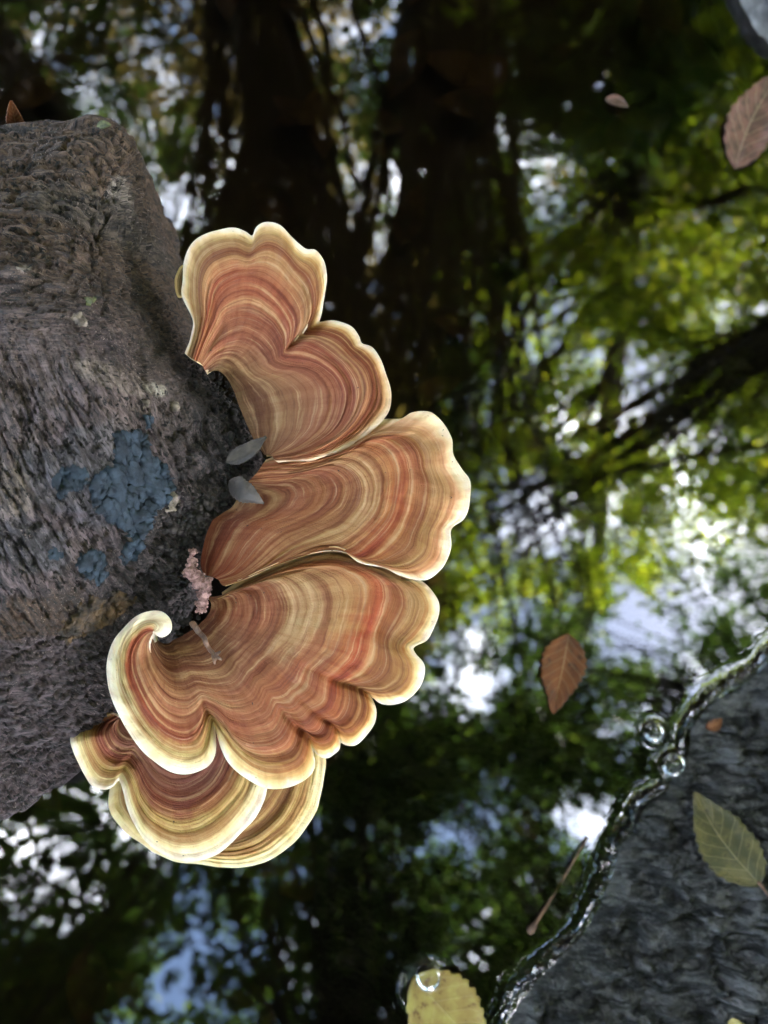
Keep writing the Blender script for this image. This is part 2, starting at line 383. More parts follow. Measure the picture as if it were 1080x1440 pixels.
def water():
    xs = np.unique(np.concatenate([[-9, -2, -.5], np.linspace(-.03, .20, 430), [.5, 2, 9]]))
    ys = np.unique(np.concatenate([[-9, -2, -.5], np.linspace(-.16, .05, 390), [.35, 1, 2, 9]]))
    x, y = np.meshgrid(xs, ys, indexing='ij'); z = 0*x
    m = (x > -.031) & (x < .201) & (y > -.161) & (y < .051)
    X, Y = x[m], y[m]; d = sdist(X, Y)
    q = np.stack([X*300, Y*300, 0*X], -1); d = d+.0007*vnoise(q*.6, 3)+.0003*vnoise(q*1.6, 4)
    zz = .0018*np.exp(-np.abs(d)/.0014)*(1+.4*vnoise(q*.5, 9))
    zz = np.where(d > 0, np.maximum(zz, .0016*np.exp(-d/.003)), zz)
    for c, r in BUBw:
        e = np.hypot(X-c[0], Y-c[1])-r*.95; zz += .0006*np.exp(-np.abs(e)/.0007)
    a, b = RIM_LEAF; ab = b-a; t = np.clip(((np.stack([X, Y], -1)-a) @ ab)/(ab @ ab), 0, 1)
    e = np.hypot(X-(a+t[:, None]*ab)[:, 0], Y-(a+t[:, None]*ab)[:, 1])-.0075; zz += .0006*np.exp(-np.abs(e)/.0008)
    fade = sst(-.03, -.022, X)*sst(.2, .19, X)*sst(-.16, -.152, Y)*sst(.05, .042, Y)
    z[m] = zz*fade
    V = np.stack([x, y, z], -1).reshape(-1, 3)
    tag(link('water', mesh('water', V, gridF(len(xs), len(ys)), M['water'])), kind='structure')
water()

# ================================================================== THE LEFT LOG
TOPE = [(-2600, 120), (-1200, 165), (-300, 188), (-60, 184), (0, 181), (60, 177), (120, 173), (160, 176), (185, 192), (205, 225), (214, 280), (219, 330), (232, 385), (252, 440), (272, 492), (305, 532), (340, 572), (362, 615), (371, 645)]
BOTE = [(-2600, 1420), (-1200, 1400), (-300, 1262), (-60, 1190), (0, 1163), (50, 1130), (95, 1092), (135, 1042), (165, 992), (196, 940), (235, 872), (285, 800), (335, 728), (362, 684), (371, 650)]
H0 = -13.0
def build_log():
    xs = np.concatenate([np.linspace(-2600, -120, 40)[:-1], np.linspace(-120, 330, 250)[:-1], 330+41*np.sin(np.linspace(0, np.pi/2, 40))])
    yt = np.interp(xs, *np.array(TOPE).T); yb = np.interp(xs, *np.array(BOTE).T)
    ker = np.hanning(9); ker /= ker.sum()
    sm = lambda a: np.concatenate([a[:4], np.convolve(a, ker, 'valid'), a[-4:]])
    yt, yb = sm(yt), sm(yb)
    yc, hw = (yt+yb)/2, (yb-yt)/2
    B = 37*np.minimum(1, (hw/480.))**.75                                    # bulge towards the viewer, mm
    D = (70+230*sst(-250, -1300, xs))*np.clip(hw/330., .05, 1)**.6
    th = np.concatenate([np.linspace(0, np.pi, 420)[:-1], np.linspace(np.pi, 2*np.pi, 70)[:-1]])
    X, TH = np.meshgrid(xs, th, indexing='ij')
    up = TH < np.pi; s = np.sin(TH); c = np.cos(TH)
    ypx = yc[:, None]-hw[:, None]*c*np.where(up, 1, .70+.30*np.abs(c)**.5)
    h = H0+np.where(up, B[:, None]*np.abs(s)**1.35, -D[:, None]*np.abs(s)**.8)
    P = onF(X, ypx, H0*MM)+FN*((h-H0)*MM)[..., None]
    # soft global lumps so the outline is not a clean curve
    N = gnormals(P); cen = P.mean(axis=1, keepdims=True); flip = np.sign(((P-cen)*N).sum(-1).mean()); N = N*flip
    q = P*1000
    disp = 2.6*fbm(q/26, 3, 1)+1.0*fbm(q/8, 3, 2)
    crum = np.exp(-(((X-325)/60)**2+((ypx-620)/115)**2))+np.exp(-(((X-255)/50)**2+((ypx-800)/75)**2))+.6*np.exp(-(((X-190)/40)**2+((ypx-880)/45)**2))
    crum = np.clip(crum*1.2, 0, 1)*up
    disp += crum*(2.6*fbm(q/5.0, 4, 6)-1.2)
    gq = np.stack([q[..., 0]/8.0+.4*vnoise(q/6, 17), q[..., 1]/1.7+.5*vnoise(q/7, 18), q[..., 2]/1.7], -1)
    rid = 1-np.abs(fbm(gq, 3, 11)); topm = np.maximum(sst(600, 400, ypx), .8*sst(840, 960, ypx))
    disp += topm*(-1.7*sst(.66, .96, rid))
    ca, sa = math.cos(R(-64)), math.sin(R(-64))
    gx = q[..., 0]*ca+q[..., 1]*sa; gy = -q[..., 0]*sa+q[..., 1]*ca
    low = sst(480, 640, ypx)*sst(980, 820, ypx)
    rid2 = 1-np.abs(fbm(np.stack([gx/10, gy/1.8, q[..., 2]/4], -1), 3, 13)); disp += low*(-1.2*sst(.74, .97, rid2))
    pit = fbm(q/2.1, 2, 15); disp -= .7*sst(.20, .5, pit); disp += .3*fbm(q/3.2, 3, 16)
    # a knot hollow and two cracks
    for (cx, cy, rx, ry, dp) in ((140, 235, 26, 16, 2.0), (195, 240, 8, 10, 2.6), (116, 598, 16, 8, 1.8), (180, 370, 55, 18, 2.0), (225, 900, 18, 16, 4.0), (150, 340, 40, 10, 1.3)):
        disp -= dp*np.exp(-(((X-cx)/rx)**2+((ypx-cy)/ry)**2))*up
    for (cx, cy, rx, ry, dp) in ((150, 245, 42, 55, 3.5), (205, 400, 34, 60, -4.0), (190, 650, 70, 90, 2.0), (60, 420, 60, 60, 1.5), (90, 960, 70, 40, 1.5)):
        disp += dp*np.exp(-(((X-cx)/rx)**2+((ypx-cy)/ry)**2))*up
    for pts in (((0, 948), (60, 930), (110, 905), (150, 893)), ((20, 610), (60, 690), (95, 760), (110, 800)), ((0, 300), (70, 296), (140, 286))):
        pl = crom(pts, 60); dd = np.min(np.hypot(X[..., None]-pl[:, 0], ypx[..., None]-pl[:, 1]), -1) if False else None
        best = np.full(X.shape, 1e9)
        for k in range(60): best = np.minimum(best, np.hypot(X-pl[k, 0], ypx-pl[k, 1]))
        disp -= 1.3*np.exp(-(best/3.0)**2)*up
    P = P+N*(disp*MM)[..., None]
    px, py = X, ypx
    n = fbm(np.stack([px/90, py/90, 0*px], -1), 4, 21)[..., None]; n3 = fbm(np.stack([px/30, py/30, 0*px], -1), 3, 22)[..., None]
    brown, purple, grey = lin(98, 77, 60), lin(92, 77, 80), lin(132, 114, 108)
    f = sst(420, 700, py+n[..., 0]*160)[..., None]
    col = brown*(1-f)+purple*f  # purple below: bluish sky light put into the wood colour
    g = (np.exp(-(((px-215)/130)**2+((py-670)/140)**2)))[..., None]*np.clip(.6+n3, 0, 1); col = col*(1-g)+grey*g
    def blot(cx, cy, rx, ry, c, k=1.0, thr=.35):
        nonlocal col
        e = np.exp(-(((px-cx)/rx)**2+((py-cy)/ry)**2))+.35*n3[..., 0]; mk = (k*sst(thr, thr+.2, e))[..., None]; col = col*(1-mk)+lin(*c)*mk
    blot(85, 720, 40, 42, (140, 126, 112), .6); blot(210, 575, 40, 22, (150, 136, 124), .5); blot(185, 700, 75, 95, (70, 76, 88), .55, .5); blot(110, 780, 60, 40, (72, 78, 88), .5, .45); blot(30, 590, 36, 30, (120, 104, 104), .6)
    blot(240, 700, 12, 22, (196, 168, 158), .8); blot(40, 800, 46, 50, (150, 132, 132), .6); blot(250, 575, 10, 8, (206, 196, 178), .9)
    blot(130, 868, 60, 32, (86, 62, 40), .8); blot(112, 452, 10, 8, (196, 184, 170), .9); blot(30, 205, 60, 16, (50, 44, 42), .9)
    blot(200, 310, 14, 26, (150, 140, 130), .8); blot(170, 350, 70, 30, (84, 76, 66), .7)
    dirt_shade = np.clip(crum*1.15+.9*np.exp(-(((px-215)/70)**2+((py-900)/50)**2))+.55*np.exp(-(((px-250)/45)**2+((py-470)/50)**2)), 0, 1)  # damp humus plus painted-in shade of the holes and cavities along the seam
    S = np.stack([px*.16, py*.16, h*.3], -1)
    ang = R(66); S2 = np.stack([S[..., 0]*math.cos(ang)+S[..., 1]*math.sin(ang), -S[..., 0]*math.sin(ang)+S[..., 1]*math.cos(ang), S[..., 2]], -1)
    nx, nt_ = X.shape
    F = []
    i, j = np.meshgrid(np.arange(nx-1), np.arange(nt_), indexing='ij'); j2 = (j+1) % nt_
    F = np.stack([i*nt_+j, (i+1)*nt_+j, (i+1)*nt_+j2, i*nt_+j2], -1).reshape(-1, 4)
    V = P.reshape(-1, 3); nV = len(V)
    V = np.concatenate([V, [P[0].mean(0)], [P[-1].mean(0)]])
    jj = np.arange(nt_); k2 = (jj+1) % nt_
    F3 = np.concatenate([np.stack([jj*0+nV, jj, k2], -1), np.stack([jj*0+nV+1, (nx-1)*nt_+k2, (nx-1)*nt_+jj], -1)])
    ext = lambda a: np.concatenate([a.reshape(nx*nt_, -1), a.reshape(nx*nt_, -1)[[0, -1]]])
    col4 = np.concatenate([col, np.ones(col.shape[:2]+(1,))], -1)
    at = {'col': ext(col4), 'sc': ext(S), 'sc2': ext(S2), 'gk': ext(low)[:, 0], 'dirt_shade': ext(dirt_shade)[:, 0]}
    root = bpy.data.objects.new('rotting_log', None); C.objects.link(root)
    tag(root, 'weathered grey-brown rotting log end with pitted wood and slate-blue crust patches', 'log')
    base = onF(100., 700.)+FN*(-.15); root.location = base
    me = mesh('log_wood', V-base, [F, F3], M['log'], at)
    link('wood_body', me, root)
    Pn = gnormals(P)*flip
    return root, base, P, Pn, px, py, up, V, np.concatenate([F[:, [0, 1, 2]], F[:, [0, 2, 3]], F3])
LOG, LOGB, LP, LN, LX, LY, LUP, LV, LF = build_log()
BVH = BVHTree.FromPolygons(LV.tolist(), LF.tolist())
def hit(px, py):
    d = Vector(ray(px, py)).normalized(); p, n, i, t = BVH.ray_cast(Vector(CAM), d)
    if p is None: return onF(px, py, -.008), FN
    n = np.array(n); n = n if n @ np.array(d) < 0 else -n
    return np.array(p), n

def inpoly(x, y, poly):
    r = np.zeros(x.shape, bool); n = len(poly)
    for i in range(n):
        x1, y1 = poly[i]; x2, y2 = poly[(i+1) % n]
        c = ((y1 > y) != (y2 > y)); xi = (x2-x1)*(y-y1)/(y2-y1+1e-9)+x1; r ^= c & (x < xi)
    return r
def log_patch(name, poly, mat, lift, rough=3.0, label=None, seed=0):
    """a skin lying on the log, cut out along an uneven outline, buried at its edge"""
    poly = crom(list(poly)+[poly[0]], 90)[:-1]
    PX, PY = project(LP)
    jx = fbm(np.stack([PX/8, PY/8, 0*PX], -1), 4, 31+seed)*rough*1.5; jy = fbm(np.stack([PX/8, PY/8, 0*PX+9], -1), 4, 32+seed)*rough*1.5
    best = np.full(PX.shape, 1e9)
    for a in poly: best = np.minimum(best, np.hypot(PX+jx-a[0], PY+jy-a[1]))
    ins = inpoly(PX+jx, PY+jy, poly) & LUP
    sd_ = np.where(ins, best, -best)
    keep = (sd_ > -3) & LUP
    q = LP*1000
    hgt = -.5+(lift*.9+.5)*sst(-1.0, 3.0, sd_)+(.10*fbm(q/1.8, 3, 40+seed)-.45*sst(.86, .98, 1-np.abs(fbm(np.stack([q[..., 0]/2.2, q[..., 1]/4, q[..., 2]/4], -1), 3, 50+seed))))*sst(1, 4, sd_)
    V = LP+LN*(hgt*MM)[..., None]
    nx, nt_ = PX.shape; i, j = np.meshgrid(np.arange(nx-1), np.arange(nt_-1), indexing='ij')
    F = np.stack([i*nt_+j, (i+1)*nt_+j, (i+1)*nt_+j+1, i*nt_+j+1], -1).reshape(-1, 4)
    k = keep.ravel()[F].all(1); F = F[k]
    ids, inv = np.unique(F, return_inverse=True); F = inv.reshape(-1, 4)
    o = link(name, mesh(name, V.reshape(-1, 3)[ids]-LOGB, F, mat), LOG)
    if label: o['label'] = label
    return o
log_patch('crust_patch', [(156, 612), (172, 604), (200, 606), (208, 622), (216, 642), (234, 656), (244, 676), (240, 704), (222, 722), (214, 740), (200, 760), (190, 770), (182, 752), (172, 742), (156, 736), (140, 722), (128, 704), (127, 680), (136, 662), (160, 650), (160, 632)], M['crust'], 1.0, 4, 'large slate-blue crust patch', 1)
log_patch('crust_patch', [(70, 672), (88, 656), (110, 654), (126, 668), (122, 686), (108, 692), (86, 706), (74, 694)], M['crust'], .6, 6, None, 2)
log_patch('crust_patch', [(104, 782), (130, 772), (150, 782), (152, 806), (140, 822), (120, 812), (106, 798)], M['crust'], .6, 7, None, 3)
log_patch('crust_patch', [(172, 760), (194, 752), (204, 768), (196, 786), (180, 796), (170, 780)], M['crust'], .6, 7, None, 4)
log_patch('crust_patch', [(198, 586), (212, 582), (218, 596), (208, 606)], M['crust'], .5, 5, None, 5)
log_patch('crust_patch', [(62, 774), (80, 768), (88, 784), (72, 790)], M['crust'], .4, 5, None, 6)
log_patch('mould_patch', [(84, 880), (110, 852), (150, 836), (178, 832), (186, 852), (160, 876), (120, 896), (90, 906)], M['ochre'], .7, 8, 'ochre-brown mould patch beside the curled cap', 7)
log_patch('pale_fleck', [(102, 446), (114, 440), (124, 450), (118, 462), (106, 458)], M['pale'], .8, 4, None, 8)
log_patch('pale_fleck', [(238, 566), (250, 562), (256, 574), (244, 582)], M['pale'], .6, 4, None, 9)
log_patch('pale_fleck', [(200, 562), (212, 560), (214, 572), (202, 574)], M['pale'], .5, 4, None, 10)
log_patch('pale_fleck', [(232, 692), (246, 690), (250, 712), (236, 722)], M['pale'], .6, 5, None, 11)
log_patch('green_fleck', [(120, 420), (134, 414), (138, 422), (124, 430)], M['moss'], .7, 3, None, 12)

# ================================================================== THE BRACKET FUNGI
def ramp_eval(stops, v):
    p = [s[0] for s in stops]; c = np.array([lin(*s[1]) for s in stops]); return np.stack([np.interp(v, p, c[:, k]) for k in range(3)], -1)
def fungus_cap(name, guides, hv, hu, ramps, parent, mat, base, per=95, nv=100, thick=2.2, crease=(), ledge=None, wav=.9, rim=.55, seed=0, hbase=0.0):
    """guides: {v: [segment point lists]}; hv: (v,h mm) profile; hu: extra margin height at each segment joint"""
    vs_ = sorted(guides); nseg = len(guides[vs_[0]])
    wts = [max(20, int(per*len(guides[1.0][k])/12)) for k in range(nseg)]
    cur = []
    for v in vs_:
        segs = [crom(guides[v][k], wts[k]+1)[(0 if k == 0 else 1):] for k in range(nseg)]
        cur.append(np.concatenate(segs))
    G = np.stack(cur)                                             # (K, nu, 2)
    nu = G.shape[1]; ug = np.concatenate([[0], np.cumsum(wts)])/nu*1.0
    # smooth inner guides along u so the joints do not kink
    for k in range(len(vs_)-1):
        for _ in range(10): G[k, 1:-1] = .25*G[k, :-2]+.5*G[k, 1:-1]+.25*G[k, 2:]
    nz = np.stack([np.arange(nu)*.055, np.zeros(nu), np.full(nu, seed*3.1)], -1)
    G[-1] += np.stack([vnoise(nz, 73)+.6*vnoise(nz*3, 75), vnoise(nz, 74)+.6*vnoise(nz*3, 76)], -1)*.9
    for _ in range(1): G[-1, 1:-1] = .25*G[-1, :-2]+.5*G[-1, 1:-1]+.25*G[-1, 2:]
    v = 1-(1-np.linspace(0, 1, nv))**1.25
    # Catmull-Rom style interpolation across v (Hermite with finite differences)
    kv = np.array(vs_); 
    tang = np.zeros_like(G)
    for k in range(len(kv)):
        a, b = max(0, k-1), min(len(kv)-1, k+1); tang[k] = (G[b]-G[a])/(kv[b]-kv[a])
    idx = np.clip(np.searchsorted(kv, v, 'right')-1, 0, len(kv)-2); h_ = (kv[idx+1]-kv[idx]); t = (v-kv[idx])/h_
    h00, h10, h01, h11 = 2*t**3-3*t**2+1, t**3-2*t**2+t, -2*t**3+3*t**2, t**3-t**2
    XY = (h00[:, None, None]*G[idx]+(h10*h_)[:, None, None]*tang[idx]+h01[:, None, None]*G[idx+1]+(h11*h_)[:, None, None]*tang[idx+1])
    XY = XY.transpose(1, 0, 2)                                    # (nu, nv, 2)
    u = np.arange(nu)/(nu-1)
    uu, vv = np.meshgrid(u, v, indexing='ij')
    us = np.linspace(0, 1, nseg+1) if False else np.concatenate([[0], np.cumsum(wts)])/sum(wts)
    prof = np.interp(v, [a for a, b in hv], [b for a, b in hv])
    kern = np.hanning(11); kern /= kern.sum(); prof = np.convolve(np.pad(prof, 5, 'edge'), kern, 'valid')
    hus = np.interp(u, us, hu); 
    for _ in range(12): hus[1:-1] = .25*hus[:-2]+.5*hus[1:-1]+.25*hus[2:]
    H = prof[None, :]+hus[:, None]*vv**2+hbase
    for (uc_, wd, dp, v0) in crease:
        H = H-dp*np.exp(-((uu-us[uc_] if isinstance(uc_, int) else uu-uc_)/wd)**2)*sst(v0, v0+.25, vv)
    arc = np.concatenate([[0], np.cumsum(np.linalg.norm(np.diff(G[-1], axis=0), axis=1))])*.16   # mm along margin
    A = np.broadcast_to(arc[:, None], uu.shape)
    H = H+wav*vv**3*vnoise(np.stack([A/5.5, vv*1.5, 0*A+seed], -1), 60+seed)+.35*wav*vv**2*vnoise(np.stack([A/2.3, vv*4, 0*A+seed], -1), 61+seed)
    H = H+.62*vnoise(np.stack([vv*13+.25*vnoise(np.stack([A/7, vv*2, 0*A], -1), 64), A/30, 0*A+seed], -1), 62+seed)*sst(.02, .2, vv)*sst(1.0, .9, vv)
    H = H+.26*vnoise(np.stack([vv*34+.5*vnoise(np.stack([A/4, vv*3, 0*A], -1), 65), A/22, 0*A+seed], -1), 63+seed)*sst(.02, .2, vv)*sst(1.0, .93, vv)
    if ledge:
        lv, la, (u0, u1) = ledge; H = H-la*sst(lv, lv+.025, vv)*sst(u0, u0+.06, uu)*sst(u1, u1-.06, uu)*(1-.5*sst(lv+.05, 1, vv))
    P = onF(XY[..., 0], XY[..., 1], H*MM)
    # outward direction at margin
    outw = P[:, -1]-P[:, -4]; outw -= (outw @ FN)[:, None]*FN; outw /= np.linalg.norm(outw, axis=1)[:, None]+1e-12
    for _ in range(6): outw[1:-1] = .25*outw[:-2]+.5*outw[1:-1]+.25*outw[2:]
    r = rim*(1+.25*vnoise(np.stack([arc/4, 0*arc, 0*arc+seed], -1), 70))
    rows = [P]; bvs = [vv]
    rimpts = []
    for a in np.linspace(90, -90, 8)[1:-1]:
        a = R(a); rimpts.append(P[:, -1]+outw*(r*math.cos(a)*MM)[:, None]*1.0+FN*((r*(math.sin(a)-1))*MM)[:, None])
    th_ = 2*rim+(thick-2*rim)*(1-v)**.7
    Bot = P-FN*(th_[None, :]*MM)[..., None]
    Bot = Bot[:, ::-1][:, ::4]
    rp = np.stack(rimpts, 1)
    ALL = np.concatenate([P, rp, Bot], 1)
    BV = np.concatenate([vv, np.full(rp.shape[:2], 1.0), np.full(Bot.shape[:2], 1.0)], 1)
    BU = np.broadcast_to(arc[:, None]*.25, BV.shape)
    # colour: ramps at the segment joints, blended along u
    AA = np.broadcast_to(arc[:, None], BV.shape); BVc = np.clip(BV+(.022*vnoise(np.stack([AA/3.2, BV*3, 0*AA+seed], -1), 71)+.012*vnoise(np.stack([AA/.9, BV*5, 0*AA+seed], -1), 72))*sst(.2, .5, BV), 0, 1)
    cols = np.stack([ramp_eval(rs, BVc) for rs in ramps])          # (nj, nu, N, 3)
    ju = np.interp(u, us, np.arange(nseg+1)) if len(ramps) == nseg+1 else np.zeros(nu)
    j0 = np.clip(np.floor(ju).astype(int), 0, len(ramps)-1); j1 = np.clip(j0+1, 0, len(ramps)-1); jf = (ju-np.floor(ju))[:, None, None]
    ar = np.arange(nu); col = cols[j0, ar]*(1-jf)+cols[j1, ar]*jf
    dk = (.58+.42*sst(.84, .95, BVc))[..., None]; gm = col.mean(-1, keepdims=True); col = np.clip(gm+(col-gm)*(1.10-.10*sst(.84, .95, BVc))[..., None], 0.01, 1)*dk  # pale margin is natural; darker inside, so its glow is put into the colour
    N = ALL.shape[1]
    F = gridF(nu, N)
    me = mesh(name, ALL.reshape(-1, 3)-base, F, mat, {'bv': BV.ravel(), 'bu': BU.ravel().copy(), 'col': np.concatenate([col, np.ones(col.shape[:2]+(1,))], -1).reshape(-1, 4)})
    # orientation: make top faces look along FN
    f0 = P[nu//2, nv//2]; nrm = np.cross(P[nu//2+1, nv//2]-f0, P[nu//2, nv//2+1]-f0)
    if nrm @ FN < 0: me.flip_normals()
    return link(name, me, parent)

FB = onF(330., 700., -.006)
fung = bpy.data.objects.new('bracket_fungus', None); C.objects.link(fung); fung.location = FB
tag(fung, 'large fused shelf of orange-brown banded bracket fungus with pale wavy rim', 'fungus', 'bracket fungi on the log')
pinkish, rust, tan, ochre, cream, white = (178, 112, 84), (176, 92, 58), (204, 162, 112), (198, 146, 88), (250, 224, 170), (255, 244, 222)
rA1 = [(0, (150, 108, 80)), (.15, (186, 118, 90)), (.3, (206, 152, 114)), (.42, (190, 122, 84)), (.52, (186, 96, 62)), (.62, (202, 126, 84)), (.7, (190, 138, 92)), (.78, (212, 174, 122)), (.88, (226, 194, 136)), (.95, cream), (1, white)]
rA2 = [(0, (132, 104, 70)), (.12, (160, 116, 80)), (.28, (176, 112, 82)), (.45, (174, 98, 70)), (.58, (184, 128, 92)), (.68, (200, 156, 112)), (.75, (168, 98, 60)), (.86, (170, 108, 62)), (.92, (222, 180, 116)), (.96, cream), (1, white)]
rA3 = [(0, (140, 104, 70)), (.2, (170, 112, 78)), (.5, (180, 112, 78)), (.8, (186, 120, 80)), (.95, (212, 160, 120)), (1, (236, 206, 170))]
capA = fungus_cap('cap', {
 1.0: [[(262, 499), (269, 473), (271, 452), (261, 428), (256, 413), (258, 394), (260, 369), (272, 342), (297, 327), (326, 322), (346, 329), (354, 334), (360, 321), (374, 313), (394, 318), (409, 334), (428, 352), (443, 353), (455, 369), (458, 390), (455, 419), (450, 440), (445, 455)],
       [(445, 455), (467, 452), (492, 459), (503, 474), (506, 484), (522, 490), (536, 511), (543, 536), (547, 557), (543, 578), (528, 597), (501, 619), (463, 638), (426, 647), (388, 648)]],
 .75: [[(268, 503), (278, 470), (282, 440), (280, 410), (284, 380), (300, 360), (330, 352), (350, 360), (362, 350), (378, 345), (398, 355), (415, 375), (432, 392), (440, 412), (440, 440), (426, 470)],
       [(426, 470), (450, 470), (475, 480), (495, 500), (515, 520), (522, 550), (512, 580), (490, 607), (460, 627), (425, 641), (386, 646)]],
 .5: [[(275, 507), (288, 470), (298, 440), (305, 415), (320, 400), (345, 392), (370, 398), (390, 412), (405, 430), (415, 450), (412, 475), (405, 489)],
      [(405, 489), (430, 482), (455, 495), (480, 515), (497, 545), (495, 575), (478, 604), (450, 624), (420, 637), (384, 644)]],
 .25: [[(283, 512), (298, 490), (315, 475), (340, 468), (365, 478), (380, 495), (385, 508)],
       [(385, 508), (400, 515), (430, 520), (455, 540), (460, 570), (450, 600), (430, 620), (408, 633), (382, 640)]],
 0.0: [[(290, 525), (296, 523), (303, 521), (310, 523), (318, 530)],
       [(318, 530), (328, 548), (336, 570), (346, 595), (358, 620), (372, 640)]]},
 [(0, -5), (.12, -.5), (.3, 2), (.55, 3.2), (.8, 2.6), (1, .8)], [1.5, -1.0, 2.0], [rA1, rA2, rA3], fung, M['fungus'], FB,
 crease=((1, .022, 2.6, .35),), ledge=(.70, 1.1, (.52, .93)), seed=1, wav=1.1)
rB0 = [(0, (130, 92, 66)), (.2, (168, 106, 70)), (.5, (184, 124, 84)), (.8, (190, 124, 82)), (1, (240, 214, 170))]
rB1 = [(0, (140, 84, 58)), (.12, (170, 100, 66)), (.24, (186, 128, 84)), (.36, (204, 160, 110)), (.5, (196, 148, 98)), (.58, (190, 118, 68)), (.66, (178, 82, 46)), (.72, (190, 122, 72)), (.8, (188, 142, 88)), (.88, (204, 150, 92)), (.93, (214, 150, 104)), (.965, (250, 226, 176)), (1, white)]
rB2 = [(0, (150, 78, 52)), (.25, (174, 92, 58)), (.5, (188, 122, 78)), (.8, (200, 140, 86)), (.93, (214, 150, 88)), (.97, (246, 212, 140)), (1, (255, 236, 180))]
capB = fungus_cap('cap', {
 1.0: [[(372, 648), (400, 638), (440, 632), (478, 620), (505, 604), (522, 597), (540, 591), (563, 589), (577, 581), (601, 580), (621, 595), (634, 618), (635, 639), (647, 658), (659, 675), (659, 698), (651, 727), (632, 743), (632, 768), (622, 793), (601, 812), (580, 814), (559, 808)],
       [(559, 808), (538, 798), (517, 793), (497, 786), (488, 773), (463, 768), (430, 777), (403, 787), (371, 800), (342, 814), (318, 824)]],
 .85: [[(370, 652), (400, 647), (450, 641), (492, 628), (530, 608), (560, 606), (590, 611), (607, 632), (612, 660), (624, 690), (617, 725), (604, 750), (598, 780), (570, 798), (540, 795)],
       [(540, 795), (510, 787), (485, 776), (460, 771), (430, 780), (400, 790), (370, 802), (340, 816), (316, 824)]],
 .65: [[(366, 658), (400, 654), (440, 650), (484, 638), (520, 620), (548, 628), (563, 652), (565, 685), (558, 720), (540, 750), (515, 775), (500, 783)],
       [(500, 783), (485, 776), (465, 771), (430, 780), (395, 792), (362, 805), (335, 817), (313, 823)]],
 .4: [[(360, 666), (385, 664), (415, 663), (447, 656), (475, 649), (500, 658), (515, 680), (512, 710), (490, 740), (460, 755)],
      [(460, 755), (440, 762), (415, 772), (390, 787), (365, 802), (340, 814), (310, 820)]],
 .2: [[(350, 676), (375, 674), (402, 672), (430, 668), (450, 672), (460, 686), (453, 707), (430, 725), (400, 737)],
      [(400, 737), (380, 747), (360, 767), (345, 787), (328, 804), (305, 814)]],
 0.0: [[(330, 688), (333, 700), (326, 713), (312, 722), (298, 732)],
       [(298, 732), (290, 752), (285, 772), (282, 792), (286, 808)]]},
 [(0, -6), (.1, -2), (.25, .8), (.45, 2.4), (.65, 2.8), (.85, 2.0), (1, .6)], [-2.4, 1.2, 2.2], [rB0, rB1, rB2], fung, M['fungus'], FB, seed=2, wav=1.2, crease=((.42, .02, .9, .7), (.55, .02, -.8, .7)))
rC0 = [(0, (146, 92, 62)), (.4, (186, 140, 100)), (.7, (190, 130, 86)), (1, (236, 206, 150))]
rC1 = [(0, (150, 96, 66)), (.12, (170, 104, 72)), (.3, (184, 122, 86)), (.42, (208, 170, 124)), (.55, (200, 152, 102)), (.61, (190, 122, 74)), (.66, (188, 84, 48)), (.71, (190, 120, 72)), (.8, (178, 132, 82)), (.9, (190, 136, 78)), (.955, (240, 210, 146)), (1, white)]
rC2 = [(0, (136, 90, 60)), (.2, (160, 104, 70)), (.42, (186, 138, 98)), (.58, (190, 116, 74)), (.66, (182, 90, 52)), (.74, (190, 132, 80)), (.85, (178, 124, 72)), (.92, (206, 150, 86)), (.96, (244, 216, 150)), (1, white)]
rC3 = [(0, (130, 86, 58)), (.2, (150, 98, 68)), (.45, (174, 112, 74)), (.62, (178, 106, 68)), (.75, (180, 102, 60)), (.86, (190, 118, 66)), (.94, (226, 172, 98)), (.98, (250, 226, 160)), (1, white)]
rC5 = [(0, (124, 84, 58)), (.2, (158, 106, 74)), (.4, (182, 124, 86)), (.55, (176, 110, 76)), (.66, (168, 88, 56)), (.72, (196, 140, 88)), (.76, (228, 194, 126)), (.86, (238, 206, 132)), (.95, (250, 232, 170)), (1, white)]
rC6 = [(0, (120, 82, 60)), (.2, (166, 116, 84)), (.4, (196, 146, 106)), (.52, (206, 148, 110)), (.66, (180, 86, 58)), (.72, (196, 100, 66)), (.79, (240, 212, 150)), (.86, (252, 240, 196)), (.95, (255, 246, 212)), (1, white)]
